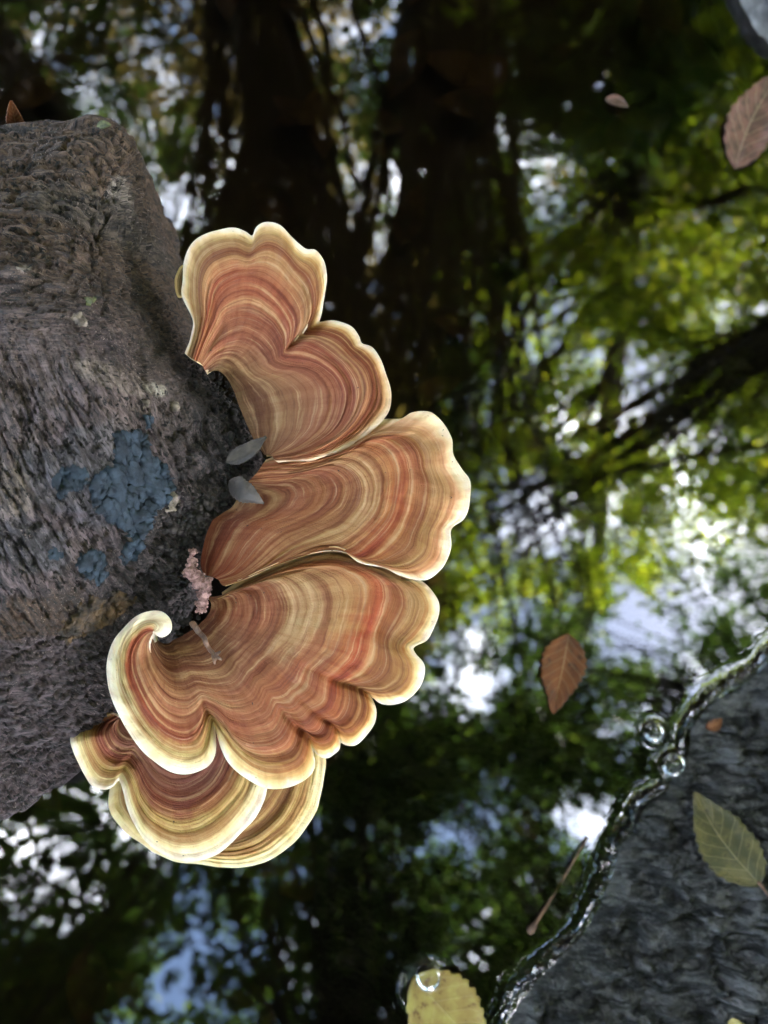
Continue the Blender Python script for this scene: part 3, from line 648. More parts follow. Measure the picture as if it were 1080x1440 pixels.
capC = fungus_cap('cap', {
 1.0: [[(312, 836), (340, 816), (378, 797), (420, 780), (470, 768), (520, 782), (560, 800), (592, 818), (606, 831), (615, 848), (612, 872), (598, 899), (584, 906), (577, 911)],
       [(577, 911), (582, 920), (592, 930), (595, 942), (587, 965), (564, 985), (538, 989), (521, 979)],
       [(521, 979), (527, 998), (523, 1018), (503, 1043), (488, 1045), (479, 1041)],
       [(479, 1041), (476, 1052), (462, 1063), (448, 1061), (438, 1052)],
       [(438, 1052), (441, 1074), (431, 1092), (406, 1105), (375, 1106), (345, 1092), (324, 1074), (311, 1049), (300, 1018)],
       [(300, 1018), (301, 1036), (300, 1059), (289, 1077), (263, 1086), (238, 1080), (202, 1054), (177, 1018), (159, 983), (151, 947), (156, 911), (174, 883), (197, 866), (222, 861), (237, 871), (236, 886), (224, 893), (215, 888)]],
 .85: [[(310, 838), (345, 822), (385, 804), (425, 790), (475, 782), (520, 796), (555, 812), (577, 827), (590, 846), (585, 870), (570, 890), (556, 904)],
       [(556, 904), (560, 918), (568, 935), (565, 955), (548, 970), (528, 971), (503, 966)],
       [(503, 966), (510, 990), (506, 1010), (491, 1026), (478, 1024), (468, 1018)],
       [(468, 1018), (465, 1036), (453, 1043), (441, 1039), (430, 1030)],
       [(430, 1030), (425, 1060), (412, 1073), (385, 1078), (360, 1072), (335, 1054), (318, 1033), (297, 1006)],
       [(297, 1006), (291, 1035), (284, 1055), (262, 1061), (240, 1055), (212, 1033), (190, 1002), (172, 965), (168, 930), (176, 900), (195, 880), (212, 874), (223, 879), (222, 886), (215, 888)]],
 .65: [[(308, 840), (345, 824), (385, 808), (420, 798), (470, 794), (502, 804), (520, 818), (524, 840), (518, 865), (512, 885)],
       [(512, 885), (507, 905), (500, 925), (488, 940), (475, 950), (465, 955)],
       [(465, 955), (463, 975), (458, 990), (448, 998), (440, 1000)],
       [(440, 1000), (432, 1011), (422, 1014), (412, 1011), (405, 1008)],
       [(405, 1008), (398, 1030), (385, 1040), (365, 1045), (345, 1043), (327, 1033), (312, 1013), (290, 996)],
       [(290, 996), (282, 1020), (265, 1034), (245, 1032), (222, 1016), (203, 988), (187, 953), (184, 925), (190, 905), (203, 890), (212, 886), (216, 887), (215, 889)]],
 .4: [[(304, 842), (335, 830), (362, 820), (387, 814), (405, 826), (415, 850), (412, 875)],
      [(412, 875), (405, 892), (396, 905), (387, 915)], [(387, 915), (379, 925), (371, 932)], [(371, 932), (361, 942), (352, 948)],
      [(352, 948), (345, 962), (333, 971), (315, 974), (296, 970), (280, 966)],
      [(280, 966), (262, 975), (245, 974), (230, 964), (217, 945), (209, 925), (207, 908), (211, 896), (215, 891)]],
 0.0: [[(290, 838), (293, 842), (296, 847), (297, 852), (295, 860)], [(295, 860), (290, 868), (284, 874)], [(284, 874), (280, 878), (276, 882)],
       [(276, 882), (272, 885), (268, 887)], [(268, 887), (260, 892), (252, 896), (243, 900)],
       [(243, 900), (238, 904), (232, 905), (226, 903), (221, 899), (218, 895), (216, 892)]]},
 [(0, -6), (.08, -2.5), (.25, .0), (.4, 1.2), (.65, 1.8), (.85, .6), (1, -1.0)], [-4.0, 1.4, -.8, -1.6, -.6, .5, 4.5], [rC0, rC1, rC2, rC3, rC3, rC5, rC6], fung, M['fungus'], FB,
 per=80, seed=3, wav=1.0, crease=((1, .012, 1.4, .55), (2, .010, 2.0, .5), (3, .010, 1.4, .5), (4, .010, 1.6, .5), (5, .014, 2.6, .45), (.86, .075, -5.0, .3), (.97, .03, -2.0, .3)))
# little tab of the next lobe behind the topmost cap
fungus_cap('lobe_tab', {1.0: [[(262, 372), (254, 378), (249, 392), (248, 405), (251, 415), (258, 414)]], .5: [[(266, 380), (261, 384), (257, 394), (256, 404), (258, 410), (262, 410)]], 0.0: [[(272, 385), (270, 390), (268, 395), (268, 400), (269, 404), (271, 406)]]},
 [(0, -5), (1, -6)], [0, 0], [[(0, (180, 140, 90)), (.6, (196, 160, 100)), (1, (232, 206, 140))]], fung, M['fungus'], FB, per=80, nv=20, thick=1.6, wav=.2, seed=4)

rD1 = [(0, (120, 78, 60)), (.3, (140, 84, 62)), (.5, (150, 84, 60)), (.62, (160, 84, 58)), (.7, (214, 168, 108)), (.8, (234, 202, 136)), (.93, (250, 230, 172)), (1, white)]
rD2 = [(0, (116, 78, 62)), (.25, (146, 92, 70)), (.45, (156, 98, 74)), (.58, (150, 76, 52)), (.66, (186, 124, 74)), (.72, (222, 182, 112)), (.84, (238, 206, 134)), (.93, (252, 234, 176)), (1, white)]
FB2 = onF(230., 1020., -.020)
low1 = fungus_cap('bracket_fungus', {
 1.0: [[(150, 1000), (128, 1010), (110, 1018), (103, 1039), (113, 1069), (131, 1102), (154, 1107), (168, 1094)],
       [(168, 1094), (174, 1110), (182, 1141), (202, 1176), (233, 1199), (263, 1208), (299, 1199), (329, 1176), (355, 1146), (370, 1110), (380, 1070), (375, 1030)]],
 .7: [[(160, 1005), (142, 1014), (131, 1026), (130, 1040), (138, 1058), (150, 1072), (164, 1076), (178, 1072)],
      [(178, 1072), (190, 1090), (201, 1120), (222, 1142), (255, 1152), (290, 1140), (318, 1115), (335, 1085), (340, 1055), (340, 1030)]],
 .4: [[(172, 1008), (160, 1016), (155, 1030), (162, 1044), (175, 1051), (190, 1050)], [(190, 1050), (205, 1070), (225, 1092), (255, 1100), (285, 1085), (300, 1060), (305, 1040), (305, 1020)]],
 0.0: [[(196, 985), (194, 990), (196, 996), (200, 1000), (206, 1002)], [(206, 1002), (218, 1006), (232, 1008), (246, 1004), (256, 996), (262, 990)]]},
 [(0, -12), (.4, -12.5), (.7, -13), (1, -14.5)], [3.0, 3.0, 0.0], [rD1, rD2, rD2], None, M['fungus2'], FB2, seed=5, wav=.7, crease=((1, .02, 1.6, .4), (.16, .07, -6.5, .3)), rim=.9)
low1.location = FB2
tag(low1, 'cream-rimmed bracket with red-brown centre tucked under the big fused shelf', 'fungus', 'bracket fungi on the log')
rE = [(0, (130, 96, 66)), (.4, (160, 116, 70)), (.62, (196, 154, 94)), (.72, (176, 134, 80)), (.8, (220, 182, 112)), (.92, (246, 220, 150)), (1, (255, 240, 190))]
FB3 = onF(270., 1040., -.026)
low2 = fungus_cap('bracket_fungus', {
 1.0: [[(172, 1080), (158, 1104), (156, 1135), (171, 1158), (200, 1184), (245, 1207), (286, 1212), (309, 1216), (340, 1217), (375, 1207), (411, 1181), (436, 1146), (449, 1110), (453, 1064), (445, 1030)]],
 .6: [[(200, 1065), (192, 1090), (196, 1118), (215, 1143), (250, 1163), (290, 1169), (330, 1163), (363, 1143), (388, 1110), (398, 1075), (395, 1040)]],
 0.0: [[(200, 1000), (215, 1006), (232, 1012), (250, 1014), (268, 1010), (285, 1002), (300, 992)]]},
 [(0, -17), (.5, -19), (1, -22)], [0, 0], [rE], None, M['fungus2'], FB3, per=140, seed=6, wav=.5, rim=.8)
low2.location = FB3
tag(low2, 'pale ochre lowest bracket showing as a crescent beneath the red-brown centred one', 'fungus', 'bracket fungi on the log')

# ================================================================== SMALL THINGS ON THE LOG
def lumpy(name, pts, rads, mat, sub=4, amp=.25, freq=1.2, seed=0):
    """one lump grown from overlapping balls (smooth union sampled on directions)"""
    import bmesh
    pts = np.asarray(pts, float); c = pts.mean(0); V = []; F3 = []; n = 0
    for p, r in zip(pts, rads):
        bm = bmesh.new(); bmesh.ops.create_icosphere(bm, subdivisions=sub, radius=1)
        v = np.array([x.co[:] for x in bm.verts]); f = np.array([[x.index for x in q.verts] for q in bm.faces]); bm.free()
        d = r*(1+amp*fbm((v*r+p)*1000*freq, 3, seed)); V.append(p+v*d[:, None]); F3.append(f+n); n += len(v)
    V = np.concatenate(V); return V-c, np.concatenate(F3), c
# pink grainy lump
spots = [(272, 776, .9), (270, 790, 1.3), (268, 804, 1.9), (275, 810, 1.8), (280, 820, 1.9), (288, 824, 1.7), (292, 816, .9), (286, 836, 1.7), (284, 848, 1.4), (283, 857, 1.0)]
P_, r_ = [], []
rng = random.Random(3)
for (a, b, r) in spots:
    q = onF(float(a), float(b), .0000); P_.append(q); r_.append(r*MM*.85)
    for _ in range(26):
        dv = np.array([rng.gauss(0, 1) for _ in range(3)]); dv /= np.linalg.norm(dv); P_.append(q+dv*r*MM*rng.uniform(.7, 1.15)); r_.append(MM*rng.uniform(.12, .42))
V, F3, c = lumpy('pink_lump', P_, r_, M['pink'], 2, .28, 1.6, 5)
o = link('pink_growth', mesh('pink_growth', V, F3, M['pink'])); o.location = c
tag(o, 'knobbly pale pink growth between the log and the fungus base', 'growth')
# curled grey leaf fragment and flat one
def strip(name, p0, p1, wid, lift, curl, mat, label, cat, nrm, taper=.75, seed=0):
    p0, p1 = np.array(p0), np.array(p1); ax = p1-p0; L = np.linalg.norm(ax); ax /= L; nrm = nrm-(nrm @ ax)*ax; nrm /= np.linalg.norm(nrm); sd_ = np.cross(nrm, ax)
    nu, nv = 26, 14; u, v = np.meshgrid(np.linspace(0, 1, nu), np.linspace(-1, 1, nv), indexing='ij')
    wv = wid*np.sin(np.pi*(.10+.86*u))**taper*(1+.12*fbm(np.stack([u*6, v*2, 0*u+seed], -1), 2, 80))
    P = p0+ax*(u*L)[..., None]+sd_*(v*wv)[..., None]+nrm*(lift*np.sin(np.pi*u)+curl*(1-v*v)*np.sin(np.pi*np.clip(u*.9+.1, 0, 1))+.00025*fbm(np.stack([u*5, v*3, 0*u], -1), 3, 81+seed))[..., None]
    N = gnormals(P); N *= np.sign((N @ nrm).mean()); Bt = P-N*.00035
    V = np.concatenate([P.reshape(-1, 3), Bt.reshape(-1, 3)]); F = gridF(nu, nv); K = nu*nv
    bd = np.concatenate([np.arange(nv), np.arange(1, nu)*nv+nv-1, (nu-1)*nv+np.arange(nv-2, -1, -1), np.arange(nu-2, 0, -1)*nv])
    b2 = np.roll(bd, -1); S = np.stack([bd, b2, b2+K, bd+K], -1)
    at = {'lx': np.tile(u.ravel(), 2), 'ly': np.tile(v.ravel(), 2)}
    o = link(name, mesh(name, V-p0, [F, F[:, ::-1]+K, S], mat, at)); o.location = p0
    tag(o, label, cat); return o
def scrap(*a, **k): SCRAPS.append((a, k))
SCRAPS = []
scrap('leaf_fragment', onF(322., 676., .0010), onF(371., 708., .0006), .0030, M['flake'], 'small curled grey leaf scrap arched between log and fungus', .0030, -.0012, nrm=tuple(FN-UP*.5), seed=2)
scrap('leaf_fragment', onF(318., 650., .0000), onF(374., 614., .0012), .0023, M['flake'], 'flat grey leaf scrap pressed against the dark crumbly log edge', .0005, .0003, nrm=tuple(FN), seed=3)
pt = crom([(270, 876), (280, 890), (286, 896), (294, 912), (299, 918), (303, 928)], 16)
P_ = np.array([onF(a, b, .0018+.0006*math.sin(i*1.1)) for i, (a, b) in enumerate(pt)])
Vt = [tube(P_, np.linspace(.0007, .00035, 16), 8, .5, 3)]
for dx, dy in ((10, -6), (12, 6), (2, 12)):
    e = np.array([onF(300., 922., .0018), onF(300.+dx*.6, 922.+dy*.5, .0026), onF(300.+dx, 922.+dy, .0022)]); Vt.append(tube(e, [.0005, .0004, .0002], 6))
V, F = join(Vt); o = link('twig_bit', mesh('twig_bit', V-P_[0], F, M['twig'])); o.location = P_[0]
tag(o, 'tiny forked dark twig lying on the brown fungus base', 'twig')
# crumbs along the seam of log and fungus
def crumbs():
    import bmesh
    bm = bmesh.new(); bmesh.ops.create_icosphere(bm, subdivisions=1, radius=1); v0 = np.array([x.co[:] for x in bm.verts]); f0 = np.array([[x.index for x in q.verts] for q in bm.faces]); bm.free()
    V, F, n = [], [], 0; rg = np.random.RandomState(4)
    line = crom([(275, 505), (312, 545), (345, 590), (350, 640), (325, 690), (290, 720), (262, 760), (262, 810), (262, 860), (240, 900), (205, 905)], 400)
    for k in range(800):
        p = line[rg.randint(400)]+rg.normal(0, 1, 2)*np.array([13, 11])-np.array([7, 0])
        q, nn = hit(*p)
        if (q-CAM) @ FWD > .23: continue
        r = rg.uniform(.2, .75)*MM*(1 if rg.rand() < .85 else 1.7)
        sh = v0*(1+.5*(rg.rand(len(v0), 1)-.5))*rg.uniform(.6, 1.3, 3); V.append(q+nn*r*.4+sh*r); F.append(f0+n); n += len(v0)
    o = link('wood_crumbs', mesh('wood_crumbs', np.concatenate(V), np.concatenate(F), M['crumb'], smooth=False))
    tag(o, 'dark damp wood crumbs packed along the seam of log and fungus', 'crumbs', kind='stuff')
crumbs()

# ================================================================== DARK WET LOG (lower right) and corner stone
def wet_log():
    xs = np.concatenate([np.linspace(-.03, .19, 330), np.linspace(.195, .55, 26)]); ys = np.concatenate([np.linspace(-.52, -.16, 20)[:-1], np.linspace(-.16, .05, 300), np.linspace(.056, .2, 12)])
    x, y = np.meshgrid(xs, ys, indexing='ij'); d = sdist(x, y)
    q = np.stack([x, y, 0*x], -1)*1000
    d = d+.0012*vnoise(q/9, 91)
    z = np.where(d > 0, .017*(1-np.exp(-d/.030))+.028*sst(.02, .14, d), d*1.2)
    z = np.maximum(z, -.12-.02*sst(-.1, -.3, d))
    gq = np.stack([q[..., 0]/13+.8*vnoise(q/11, 97), q[..., 1]/4.5+1.3*vnoise(q/14, 96), 0*d], -1)
    g = fbm(gq, 4, 93); z += sst(.0, .014, d)*(.0018*g+.0040*fbm(q/7, 4, 94)-.0030*sst(.62, .95, 1-np.abs(fbm(gq*.8, 3, 95))))
    edge = np.minimum.reduce([sst(.55, .45, x), sst(-.52, -.40, y)]); z = z*edge+(-.16)*(1-edge)
    V = np.stack([x, y, z], -1).reshape(-1, 3); nx, ny = x.shape; F = gridF(nx, ny)
    K = nx*ny; bd = np.concatenate([np.arange(ny), np.arange(1, nx)*ny+ny-1, (nx-1)*ny+np.arange(ny-2, -1, -1), np.arange(nx-2, 0, -1)*ny]); b2 = np.roll(bd, -1)
    Vb = V[bd].copy(); Vb[:, 2] = -.2; S = np.stack([bd, b2, K+(np.arange(len(bd))+1) % len(bd), K+np.arange(len(bd))], -1)
    o = link('wet_log', mesh('wet_log', np.concatenate([V, Vb]), [F, S], M['wetlog'], {'sc': np.concatenate([q.reshape(-1, 3), q.reshape(-1, 3)[bd]])}))
    tag(o, 'dark grey wet log breaking the water surface with a bright waterline', 'log')
    return BVHTree.FromPolygons(V.tolist(), F.tolist())
WB = wet_log()
def wethit(px, py):
    d = Vector(ray(px, py)).normalized(); p, n, i, t = WB.ray_cast(Vector(CAM), d); return np.array(p)

def leaf(name, base, tip, wid, mat, label, bend=0.0, cup=0.0, nrm=(0, 0, 1), seed=0, stalk=0.0, tw=0.0, group=None):
    base, tip, nrm = np.array(base, float), np.array(tip, float), np.array(nrm, float)
    ax = tip-base; L = np.linalg.norm(ax); ax /= L; nrm = nrm-(nrm @ ax)*ax; nrm /= np.linalg.norm(nrm); sd_ = np.cross(nrm, ax)
    nu, nv = 40, 17; u, v = np.meshgrid(np.linspace(0, 1, nu), np.linspace(-1, 1, nv), indexing='ij')
    wv = wid*(np.sin(np.pi*u**.8)**.85*(1-.25*u)+.012)*(1+.06*np.sin(u*70+v*2)*np.abs(v)+.10*fbm(np.stack([u*5, np.sign(v)*3, 0*u+seed], -1), 2, 100))
    H = bend*np.sin(np.pi*u)+cup*v*v*np.sin(np.pi*u)+L*.02*fbm(np.stack([u*3, v*2, 0*u+seed], -1), 3, 101)+tw*v*u*wid
    P = base+ax*(u*L)[..., None]+sd_*((v*wv)+.06*L*np.sin(np.pi*u)*((seed % 3)-1))[..., None]+nrm*H[..., None]
    N = gnormals(P); N *= np.sign((N @ nrm).mean()); Bt = P-N*.0003
    V = np.concatenate([P.reshape(-1, 3), Bt.reshape(-1, 3)]); F = gridF(nu, nv); K = nu*nv
    bd = np.concatenate([np.arange(nv), np.arange(1, nu)*nv+nv-1, (nu-1)*nv+np.arange(nv-2, -1, -1), np.arange(nu-2, 0, -1)*nv]); b2 = np.roll(bd, -1)
    root = link(name, mesh(name, V-base, [F, F[:, ::-1]+K, np.stack([bd, b2, b2+K, bd+K], -1)], mat, {'lx': np.tile(u.ravel(), 2), 'ly': np.tile(v.ravel(), 2)})); root.location = base
    tag(root, label, 'leaf', group)
    if stalk:
        p = np.array([base+ax*L*.03, base-ax*stalk*.5+nrm*.0006, base-ax*stalk-nrm*.0004])-base
        Vs, F4, F3 = tube(crom(p, 8), np.linspace(.0006, .00045, 8), 6); link('stalk', mesh('stalk', Vs, [F4, F3], M['twig']), root)
    return root
for a, k in SCRAPS: leaf(*a, **k)
FLG = 'fallen leaves around the pond'
Zf = .0012
P1 = lambda a, b, z=Zf: onz(float(a), float(b), z)
leaf('fallen_leaf', P1(800, 892, .0010), P1(778, 1003, .0012), .0082, M['leaf_rust'], 'rust-brown pointed leaf floating on dark water right of the shelf', .0006, .0012, seed=1, group=FLG)
leaf('fallen_leaf', P1(718, 1142, -.002), P1(760, 1182, -.001), .0044, M['leaf_tan'], 'small tan leaf floating at the upper end of the thin twig', .0004, .0008, seed=2, group=FLG)
leaf('fallen_leaf', P1(806, 592, -.003), P1(880, 574, -.0015), .0055, M['leaf_tan'], 'brown narrow leaf floating alone beyond the shelf', .0006, .001, seed=3, group=FLG)
leaf('fallen_leaf', P1(582, 1374), P1(690, 1490), .0125, M['leaf_yellow'], 'yellow leaf with brown blotch floating beside a round bubble', .0014, .002, seed=4, group=FLG)
a, b = wethit(968, 1110), wethit(1062, 1240)
leaf('fallen_leaf', b+np.array([0, 0, .0035]), a+np.array([0, 0, .0055]), .0098, M['leaf_olive'], 'olive-yellow leaf lying on the dark wet log', .0012, .0015, seed=5, stalk=.004, group=FLG)
leaf('fallen_leaf', wethit(992, 1024)+np.array([0, 0, .001]), wethit(1012, 1010)+np.array([0, 0, .002]), .0022, M['leaf_rust'], 'tiny orange leaf scrap on the wet log near its waterline', .0006, .0006, seed=6)
leaf('fallen_leaf', wethit(1022, 1436)+np.array([0, 0, .001]), wethit(1052, 1446)+np.array([0, 0, .002]), .0022, M['leaf_yellow'], 'tiny ochre leaf scrap on the wet log well away from its waterline', .0006, .0006, seed=7)
leaf('fallen_leaf', P1(1034, 236, .0004), P1(1105, 96, .0014), .0105, M['leaf_red'], 'reddish-brown leaf floating next to the pale corner stone', .001, .002, seed=8, group=FLG)
leaf('fallen_leaf', P1(852, 138), P1(884, 150), .0024, M['leaf_red'], 'small pale pinkish leaf scrap floating alone far from the log', .001, .001, seed=9)
leaf('fallen_leaf', onF(24., 184., -.016), onF(16., 142., -.008), .0022, M['leaf_rust'], 'small orange leaf tip standing up behind the log', .0006, .0006, nrm=(.3, -1, .6), seed=10)
q, nn = hit(145, 182)
leaf('fallen_leaf', q-np.array([.0015, 0, -.0006]), q+np.array([.0022, .0006, .001]), .0012, M['moss'], 'tiny pale green leaf scrap on top edge of the log', .0003, .0003, seed=11)

# thin twig at the water
pt = crom([(826, 1178), (800, 1222), (770, 1272), (744, 1312)], 24)
P_ = np.array([P1(a, b, .0006+.0012*math.sin(i*.4)) for i, (a, b) in enumerate(pt)])
Vt = [tube(P_, np.concatenate([np.linspace(.0004, .0006, 20), [.0007, .0010, .0013, .0009]]), 8, .15, 5)]
V, F = join(Vt); o = link('twig', mesh('twig', V-P_[0], F, M['twig'])); o.location = P_[0]
tag(o, 'thin brown twig with swollen end afloat beside the wet log', 'twig')

# bubbles resting on the water
def mat_bubble():
    m = Mat('bubble_film'); gl = m.n('BsdfGlossy'); gl.inputs['Roughness'].default_value = .02
    tr = m.n('BsdfTransparent'); tr.inputs['Color'].default_value = (.95, .95, .97, 1)
    fr = m.n('LayerWeight'); fr.inputs['Blend'].default_value = .35
    ms = m.n('MixShader'); m.l(m.mapr(fr.outputs['Fresnel'], 0, 1, .05, .9), ms.inputs[0]); m.l(tr.outputs[0], ms.inputs[1]); m.l(gl.outputs[0], ms.inputs[2]); return m.done(ms.outputs[0])
M['bubble'] = mat_bubble()
labs = ['small round bubble on the water just off the wet log', 'clear bubble touching the waterline of the wet log', 'bubble at the tip of the yellow floating leaf']
for (c, r), lb in zip(BUBw, labs):
    nu, nv = 40, 14; th = np.arange(nu)/nu*2*np.pi; ph = np.linspace(.02, np.pi*.5, nv)
    a, b = np.meshgrid(th, ph, indexing='ij'); P = np.stack([np.cos(a)*np.sin(b), np.sin(a)*np.sin(b), np.cos(b)*.75], -1)*r
    o = link('air_bubble', mesh('air_bubble', P.reshape(-1, 3), gridF(nu, nv, True), M['bubble'])); o.location = (c[0], c[1], .0003)
    tag(o, lb, 'bubble', 'bubbles on the water')

# pale stone in the far corner
def stone():
    import bmesh
    c = onz(1160., -62., .0); bm = bmesh.new(); bmesh.ops.create_icosphere(bm, subdivisions=6, radius=1)
    v = np.array([x.co[:] for x in bm.verts]); f = np.array([[x.index for x in q.verts] for q in bm.faces]); bm.free()
    v = v*np.array([.042, .060, .040])*(1+.16*fbm(v*1.6, 4, 120)+.03*fbm(v*9, 3, 121))[:, None]
    o = link('stone', mesh('stone', v, f, M['stone'])); o.location = c+np.array([0, 0, -.012]); tag(o, 'pale grey stone showing its wet edge in the far water corner', 'stone')
M['stone'] = mat_noise('grey_stone', L4(104, 104, 104), L4(62, 62, 62), 60, .45, .6, .001)
stone()

def bed_litter():
    rr = np.random.RandomState(21); V, F, n = [], [], 0
    for k in range(420):
        c = np.array([rr.uniform(-.5, .6), rr.uniform(-.5, .6), rr.uniform(-.122, -.098)]); L = rr.uniform(.018, .05); a = rr.uniform(0, 6.28); W = L*rr.uniform(.2, .32)
        t = np.linspace(0, 1, 7); w_ = W*np.sin(np.pi*t**.8)+.0004; ax = np.array([math.cos(a), math.sin(a), rr.normal(0, .15)]); sd_ = np.array([-math.sin(a), math.cos(a), rr.normal(0, .15)])
        p = c+ax*((t-.5)*L)[:, None]; z = np.array([0, 0, 1.])*(.12*L*np.sin(np.pi*t))[:, None]
        v = np.stack([p-sd_*w_[:, None]+z*.3, p-z*.5, p+sd_*w_[:, None]+z*.3], 1).reshape(-1, 3); V.append(v); F.append(gridF(7, 3)+n); n += 21
    V = np.concatenate(V); o = link('sunken_litter', mesh('sunken_litter', V, np.concatenate(F), M['litter'])); tag(o, 'brown rotting leaf litter sunk on the pond bed', 'leaf litter', kind='stuff')
M['litter'] = mat_noise('sunken_litter', L4(96, 70, 44), L4(44, 32, 22), 28, .8, .4, .001)
bed_litter()

# ================================================================== TREES (seen mirrored in the pond)
TREES = [  # base x, y, trunk radius, height, crown material, label, drift of the top
 (2.3, 5.2, .26, 13, 0, 'big forked tree with dark spreading limbs mirrored in the pond', (-.9, -3.6)),
 (-.9, 5.4, .15, 13, 2, 'slim brownish tree leaning over the pond', (.5, -1.6)),
 (.5, 6.4, .15, 14, 1, 'slim dark tree behind the big forked tree', (.2, -2.2)),
 (-3.4, 4.6, .20, 13, 1, 'dark leafy tree on the bank beyond the rotting log', (.6, -.8)),
 (4.4, 3.2, .20, 12, 0, 'bright yellow-green tree on the bank beyond the wet log', (-.8, -.4)),
 (4.6, 6.6, .18, 14, 2, 'olive tree up the slope behind the yellow-green tree', (-.5, -.8)),
 (-2.0, 7.4, .17, 14, 2, 'olive-brown tree up the slope beyond the rotting log', (.4, -1.2)),
 (4.7, -.9, .22, 13, 1, 'dark tree on the bank at the wet log side', (-1, .4)),
 (-4.6, .2, .22, 13, 1, 'dark tree on the bank behind the rotting log', (.8, .2)),
 (-3.0, -3.9, .20, 12, 1, 'leafy tree on the near bank on the rotting log side', (.6, .9)),
 (2.7, -4.2, .22, 13, 1, 'dark tree on the near bank at the wet log side', (-.8, 1.2)),
 (-.4, -4.6, .18, 13, 1, 'dark tree on the near bank facing the shelf', (.2, 1.6)),
]
GAPS = [(60, 60, 26, 20), (112, 104, 22, 18), (312, 64, 22, 18), (425, 28, 22, 18), (372, 244, 26, 20), (402, 274, 24, 16), (500, 50, 24, 18), (180, 30, 22, 18), (545, 120, 20, 16), (640, 270, 22, 16), (570, 470, 20, 16), (790, 430, 52, 30), (950, 600, 74, 44), (890, 520, 60, 36), (962, 850, 46, 130), (735, 735, 66, 66), (650, 930, 66, 78), (620, 1180, 60, 46), (830, 1150, 78, 44), (240, 1420, 70, 46),
        (230, 1330, 34, 34), (240, 290, 34, 52), (340, 180, 26, 34), (890, 890, 66, 66), (912, 1025, 60, 44), (690, 1170, 40, 34), (330, 1385, 56, 46), (1064, 860, 36, 36), (520, 1330, 26, 26),
        (40, 1180, 36, 26), (130, 1300, 30, 30), (400, 1240, 26, 22), (20, 150, 20, 26), (240, 20, 30, 20), (440, 1400, 30, 30)]
def trunk_path(i):
    if i == 0:
        q = [np.array([2.35, 5.6, .1]), np.array([2.2, 5.3, 2.2])]+[refl(np.array(float(a)), np.array(float(b)), t=t) for a, b, t in ((905, 0, 6.4), (892, 250, 7.8), (858, 580, 9.4), (835, 800, 10.6), (790, 980, 11.8), (720, 1090, 12.8))]
        return crom(q, 14), np.linspace(1, .2, 14)*.17*np.concatenate([[1.5, 1.12], np.ones(12)])
    x, y, r, h, _m, _l, (tx, ty) = TREES[i]; rg = np.random.RandomState(50+i)
    zb = .3 + (9*(1-math.exp(-(y-4.5)/9))*min(1, ((y-4.5)/3)**2) if y > 4.5 else 0)-.5
    z = np.linspace(0, h-zb*.6, 14); dx = np.cumsum(rg.normal(0, .10, 14)); dy = np.cumsum(rg.normal(0, .10, 14)); dx[0] = dy[0] = 0
    f = np.linspace(0, 1, 14)**1.3; return np.stack([x+dx+tx*f, y+dy+ty*f, zb+z], -1), np.linspace(1, .18, 14)*r*np.concatenate([[1.5, 1.12], np.ones(12)])
PATHS = [trunk_path(i) for i in range(len(TREES))]
rg = np.random.RandomState(11)
clumps = []                                      # centre, radius, leaves, leaf length, tree
def nearest_tree(p):
    best, bi = 1e9, 0
    for i, (pa, ra) in enumerate(PATHS):
        k = np.argmin(np.abs(pa[:, 2]-max(1.5, p[2]-.8))); d = np.hypot(*(pa[k, :2]-p[:2]))
        if d < best: best, bi = d, i
    return bi
n = 0
while n < 4300:
    px, py = rg.uniform(-160, 1240), rg.uniform(-160, 1620)
    dens = .52 if (py > 1140 and px < 600) else (.85 if px > 560 and 380 < py < 980 else 1.0)
    for a, b, rx, ry in GAPS:
        if ((px-a)/(rx*.95))**2+((py-b)/(ry*.95))**2 < 1: dens = .05
    n += 1
    if rg.rand() > dens: continue
    t = rg.uniform(6.8, 12) if px > 620 else (rg.uniform(8, 12.5) if py < 380 else rg.uniform(5.5, 11.5))
    p = refl(np.array(px), np.array(py), t=t)
    clumps.append((p, rg.uniform(.22, .46), int(rg.uniform(45, 95)), .095, nearest_tree(p)))
for k in range(150):                             # dense dark boughs hanging lower
    px, py, t = (rg.uniform(735, 1015), rg.uniform(-60, 190), rg.uniform(5.4, 6.6)) if k < 70 else ((rg.uniform(420, 860), rg.uniform(985, 1110), rg.uniform(6, 8)) if k < 120 else (rg.uniform(540, 700), rg.uniform(300, 620), rg.uniform(6, 8)))
    if any(((px-a)/rx)**2+((py-b)/ry)**2 < 1.1 for a, b, rx, ry in GAPS): continue
    clumps.append((refl(np.array(px), np.array(py), t=t), rg.uniform(.2, .36), 80, .09, 2))
sd3 = np.array(sun_dir); e1 = np.cross(sd3, [0, 0, 1.]); e1 /= np.linalg.norm(e1); e2 = np.cross(sd3, e1)
for k in range(34):                              # unseen leaf clumps added across the sun's path to shade this corner of the pond
    clumps.append((sd3*rg.uniform(5.0, 7.2)+e1*rg.uniform(-.55, .55)+e2*rg.uniform(-.55, .55), rg.uniform(.3, .45), 110, .12, 4))
n = 0
